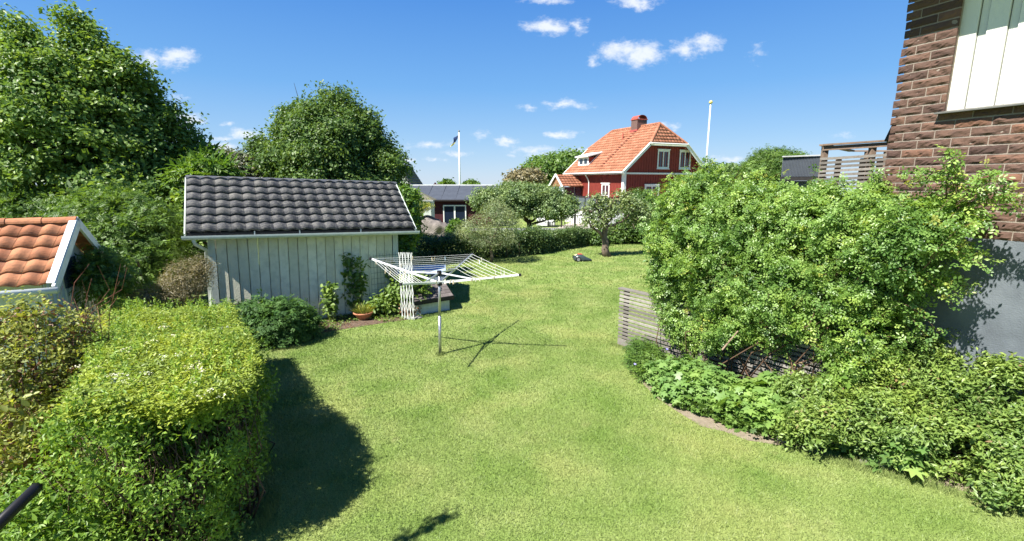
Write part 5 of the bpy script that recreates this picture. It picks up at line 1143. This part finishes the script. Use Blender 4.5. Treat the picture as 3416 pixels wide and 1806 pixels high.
# ================================================================== garage and things round it
t = thing('garage', (-5,36,0), 0, 'long low dark red garage with a grey felt roof and white framed double door', 'garage')
zE, zR = 2.08, 3.13
MB().poly([(-12,36.2,-.1),(-1.5,36.2,-.1),(-1.5,36.2,zE+.1),(-12,36.2,zE+.1)]).poly([(-1.5,36.2,-.1),(-1.5,41,-.1),(-1.5,41,zR),(-1.5,36.2,zE+.1)]).build('wall', maroon, t)
mb = MB(); mb.hexa([(-12.3,35.8,zE-.06),(-1.2,35.8,zE-.06),(-1.2,39.2,zR-.06),(-12.3,39.2,zR-.06),(-12.3,35.8,zE),(-1.2,35.8,zE),(-1.2,39.2,zR),(-12.3,39.2,zR)]); rf = mb.build('felt_roof', slate, t)
mb = MB()
for k in range(10): x = -12+k*1.1; mb.hexa([(x,35.82,zE+.001),(x+.03,35.82,zE+.001),(x+.03,39.1,zR+.001),(x,39.1,zR+.001),(x,35.82,zE+.012),(x+.03,35.82,zE+.012),(x+.03,39.1,zR+.012),(x,39.1,zR+.012)])
mb.build('felt_seam', slate, rf)
MB().box(-12.3,-1.2,39.15,39.3,zR-.02,zR+.06).build('ridge_flashing', white, rf)
MB().box(-12.3,-1.2,35.74,35.8,zE-.1,zE+.01).build('eave_board', dark_wood, t)
a, b = V(443,205,36.1), V(466,205,36.1)
fr = MB(); xa, xb, zt = a[0], b[0], a[2]; xm = (xa+xb)/2
fr.box(xa,xa+.08,36.08,36.19,0,zt); fr.box(xb-.08,xb,36.08,36.19,0,zt); fr.box(xa+.08,xb-.08,36.08,36.19,zt-.09,zt); fr.box(xm-.06,xm+.06,36.08,36.19,0,zt-.09)
f = fr.build('double_door', white, t)
MB().box(xa+.08,xm-.06,36.12,36.15,0,zt-.09).build('pane', darkglass, f); MB().box(xm+.06,xb-.08,36.12,36.15,0,zt-.09).build('pane', darkglass, f)
c = V(416,200,32.5)
t = thing('pump_house', (c[0],c[1],0), 0, 'small pale hut with a mossy brown roof before the garage', 'hut')
x0, x1, y0, y1 = V(404,200,32.5)[0], V(433,200,32.5)[0], 32.5, 34.2; ze = V(404,199.5,32.5)[2]; zr = V(415,191.5,33.4)[2]
MB().hexa([(x0,y0,ze-.05),(x1,y0,ze-.05),(x1,y1,ze-.05),(x0,y1,ze-.05),(x0+.5,33.2,zr),(x0+.95,33.2,zr),(x0+.95,33.4,zr),(x0+.5,33.4,zr)]).build('mossy_roof', moss_roof, t)
MB().box(x0+.1,x1-.18,y0+.15,y1-.1,0,ze-.06).build('wall', white_old, t)
MB().box(x0,x1,y0-.02,y0+.02,ze-.12,ze-.052).build('eave_board', M('pale_board', (.4,.42,.43), None, 5, .6), t)
for c_, s_, sd2, lb in ((V(438,224,30.5),(1.75,1.0,.82),12,'big pale granite outcrop before the garage door'), (V(425,218,31.6),(1.1,.8,1.3),15,'darker granite outcrop under the mossy hut'), (V(447,227,30.8),(.55,.5,.6),17,'small grey boulder at the right foot of the granite outcrop')):
    stone('rock_outcrop', lb, (c_[0],c_[1],.1), s_, sd2, rock_m, 'rock', sub=5, rgh=.55)
clump('wild_grass', 'yellow green tufts growing on top of the granite outcrop', 'plant', (-5.9,31), [bl(422,207,31.3,9,4,.4),bl(414,212,31,8,6,.4)], 2500, .14, T_LANCE, lf_twig, per=8, sig=.1, nst=4, upb=.3, droop=-.6)
bs = [bl(456,224,27,4,4,.3), bl(452,229,27,4,3,.3)]
clump('small_bush', 'small bright green bush right of the granite outcrop beyond the hedge', 'bush', (-3.4,27), [(b[0],b[1],max(b[2],.5),b[3],b[4],b[5]) for b in bs], 1800, .12, T_DIA, lf_chest, per=7, sig=.1, nst=4)
# dark roofed house far left of the garage
t = thing('far_house', (-14,58,0), 0, 'dark tiled gable roof peeking out behind the round tree', 'house')
a, b = V(398,165,58), V(412,186,58)
up = np.array((b[0]-a[0],0,b[2]-a[2])); hh_ = a[2]
MB().poly([(a[0]-6,58,0),(b[0]-.3,58,0),(b[0]-.3,58,b[2]),(a[0],58,a[2]),(a[0]-6,58,b[2])]).build('gable_wall', white_old, t)
link('roof', tiled((b[0],57.6,b[2]), (0,1,0), (a[0]-b[0],0,a[2]-b[2]), [(0,0),(8,0),(8,float(np.linalg.norm(up))),(0,float(np.linalg.norm(up)))], .35, .4, .04, .04, 1, 3), tile_black, t)
MB().bar((b[0],57.6,b[2]), (a[0],57.6,a[2]), .1, .25).build('verge', tile_black, t)
link('roof', tiled((a[0],57.6,a[2]-0), (0,1,0), (-1,0,-.9), [(0,0),(8,0),(8,6),(0,6)], .35, .4, .04, .04, 1, 3), tile_black, t)
# tiny chimneys over the garage ridge
b_ = V(436,184.5,90); t = tag(MB().box(b_[0]-.5,b_[0]+.5,90,91,0,b_[2]+.1).box(b_[0]-.35,b_[0]-.05,90.2,90.6,b_[2]+.1,b_[2]+.35).build('chimney', maroon), 'tiny distant chimney seen over the garage ridge', 'chimney')

# flagpoles
def flagpole(px0, py0, px1, Y, r, label, flag):
    a = V(px1, 200, Y); b = V(px0, py0, Y); x = (a[0]+b[0])/2
    t = thing('flagpole', (x,Y,0), 0, label, 'flagpole')
    MB().tube([(x,Y,0),(x,Y,b[2])], [r,r*.6], 10).build('pole', white, t, smooth=True)
    MB().lathe([(0.001,-.12),(.09,-.06),(.12,0),(.09,.07),(0.001,.12)], (x,Y,b[2]+.1), 12).build('finial', M('finial', (.2,.2,.2) if flag else (.7,.6,.2), None, 4, .3), t, smooth=True)
    MB().tube([(x-r-.02,Y-.05,1.2),(x-r*.6-.03,Y-.05,b[2]-.1)], .012, 4).build('halyard', cord, t)
    if flag:
        n_ = 14; vs = []; fs = []; rn_ = []
        for i in range(n_+1):
            f = i/n_; zc = b[2]-.35-f*1.15; xc = x-.12-.55*f**2*1.2; w_ = .85*(1-.4*f)
            for j in range(5): g2 = j/4; vs.append((xc-w_*g2*.6, Y+.12*math.sin(f*9+g2*4), zc-w_*g2*.35))
        for i in range(n_):
            for j in range(4): a0 = i*5+j; fs.append((a0,a0+5,a0+6,a0+1)); rn_.append(1. if (i > n_*.62) else 0.)
        fm = MR('flag_cloth', [(0,(.01,.03,.10)),(.49,(.01,.03,.10)),(.51,(.62,.52,.05))], .8)
        me = mesh_np(np.array(vs), np.array(fs).ravel(), 4, np.array(rn_), True); o = link('pennant', me, fm, t); md = o.modifiers.new('s','SOLIDIFY'); md.thickness = .01
flagpole(459.2,132,460,55,.11,'white flagpole with a limp blue and yellow pennant behind the garage',True)
flagpole(708.6,104,705.5,30,.06,'tall bare white flagpole right of the red house',False)

# unseen tree, left of frame, added to cast the branch shadow on the lawn
t = thing('unseen_shadow_tree', (-5.6,.3,0), 0, 'unseen tree beside the viewer, added for the branch shadow on the near lawn', 'tree')
mb = MB(); mb.tube([(-5.6,.3,0),(-5.5,.4,2.5),(-5.3,.6,4.0)], [.14,.11,.08], 8); mb.tube([(-5.3,.6,4.0),(-4.3,1.4,4.25),(-3.5,2.0,4.3),(-3.05,2.42,4.3)], [.06,.035,.02,.01], 6); mb.build('trunk', bark_d, t, smooth=True)
q = np.array([np.array((-3.9,1.7,4.28))+np.array((.85,.72,.02))*f+rng.normal(size=3)*.045 for f in rng.random(150)]); link('crown', leaf_mesh(q, rng.normal(size=q.shape)+[0,0,.5], np.full(len(q),.085), T_OVAL, rng.random(len(q))), lf_birch, t)

# longer grass left standing where the mower cannot reach
for nm, lab, line, n_, h_ in (('long_grass', 'ragged longer grass along the foot of the narrow leaved bush', [(3.95,5.3),(4.5,4.97),(5.25,4.45),(5.9,3.95)], 2600, .13), ('long_grass', 'ragged longer grass under the edge of the spirea hedge', [(-4.95,8.1),(-3.78,6.3),(-2.62,4.6),(-2.5,4.1)], 1500, .10), ('long_grass', 'ragged longer grass at the foot of the slatted fence end', [(2.1,9.55),(2.3,9.3),(2.55,9.0)], 500, .11)):
    ln_ = np.array(line); sg = rng.integers(0, len(ln_)-1, n_); f_ = rng.random(n_)[:,None]; q = ln_[sg]+(ln_[sg+1]-ln_[sg])*f_+rng.normal(size=(n_,2))*.05
    az = rng.random(n_)*6.283; le = rng.random(n_)*.8; l_ = h_*(.4+rng.random(n_)*.8)*(.6+.5*np.sin(q[:,0]*7)**2); v = np.zeros((n_,3,3))
    v[:,0,:2] = q-np.c_[np.sin(az),np.cos(az)]*.004; v[:,1,:2] = q+np.c_[np.sin(az),np.cos(az)]*.004; v[:,2,0] = q[:,0]+np.cos(az)*l_*np.sin(le); v[:,2,1] = q[:,1]+np.sin(az)*l_*np.sin(le); v[:,2,2] = l_*np.cos(le)
    tag(link(nm, mesh_np(v.reshape(-1,3), np.arange(3*n_), 3, rng.random(n_)*.7), GRASS), lab, 'grass', kind='stuff')

GR = dict(edging_stone='stones edging the flower beds', apple_tree='apple trees round the back hedge', far_tree='trees beyond the neighbouring houses', climbing_plant='climbing plants on the shed wall', palmate_plant='large leaved plants in the right border',
          raspberry_bush='raspberry plants at the shed corner', rock_outcrop='granite rocks before the garage', flagpole='white flagpoles')
for o in bpy.data.objects:
    k = o.name.split('.')[0]
    if o.parent is None and k in GR and 'category' in o: o['group'] = GR[k]
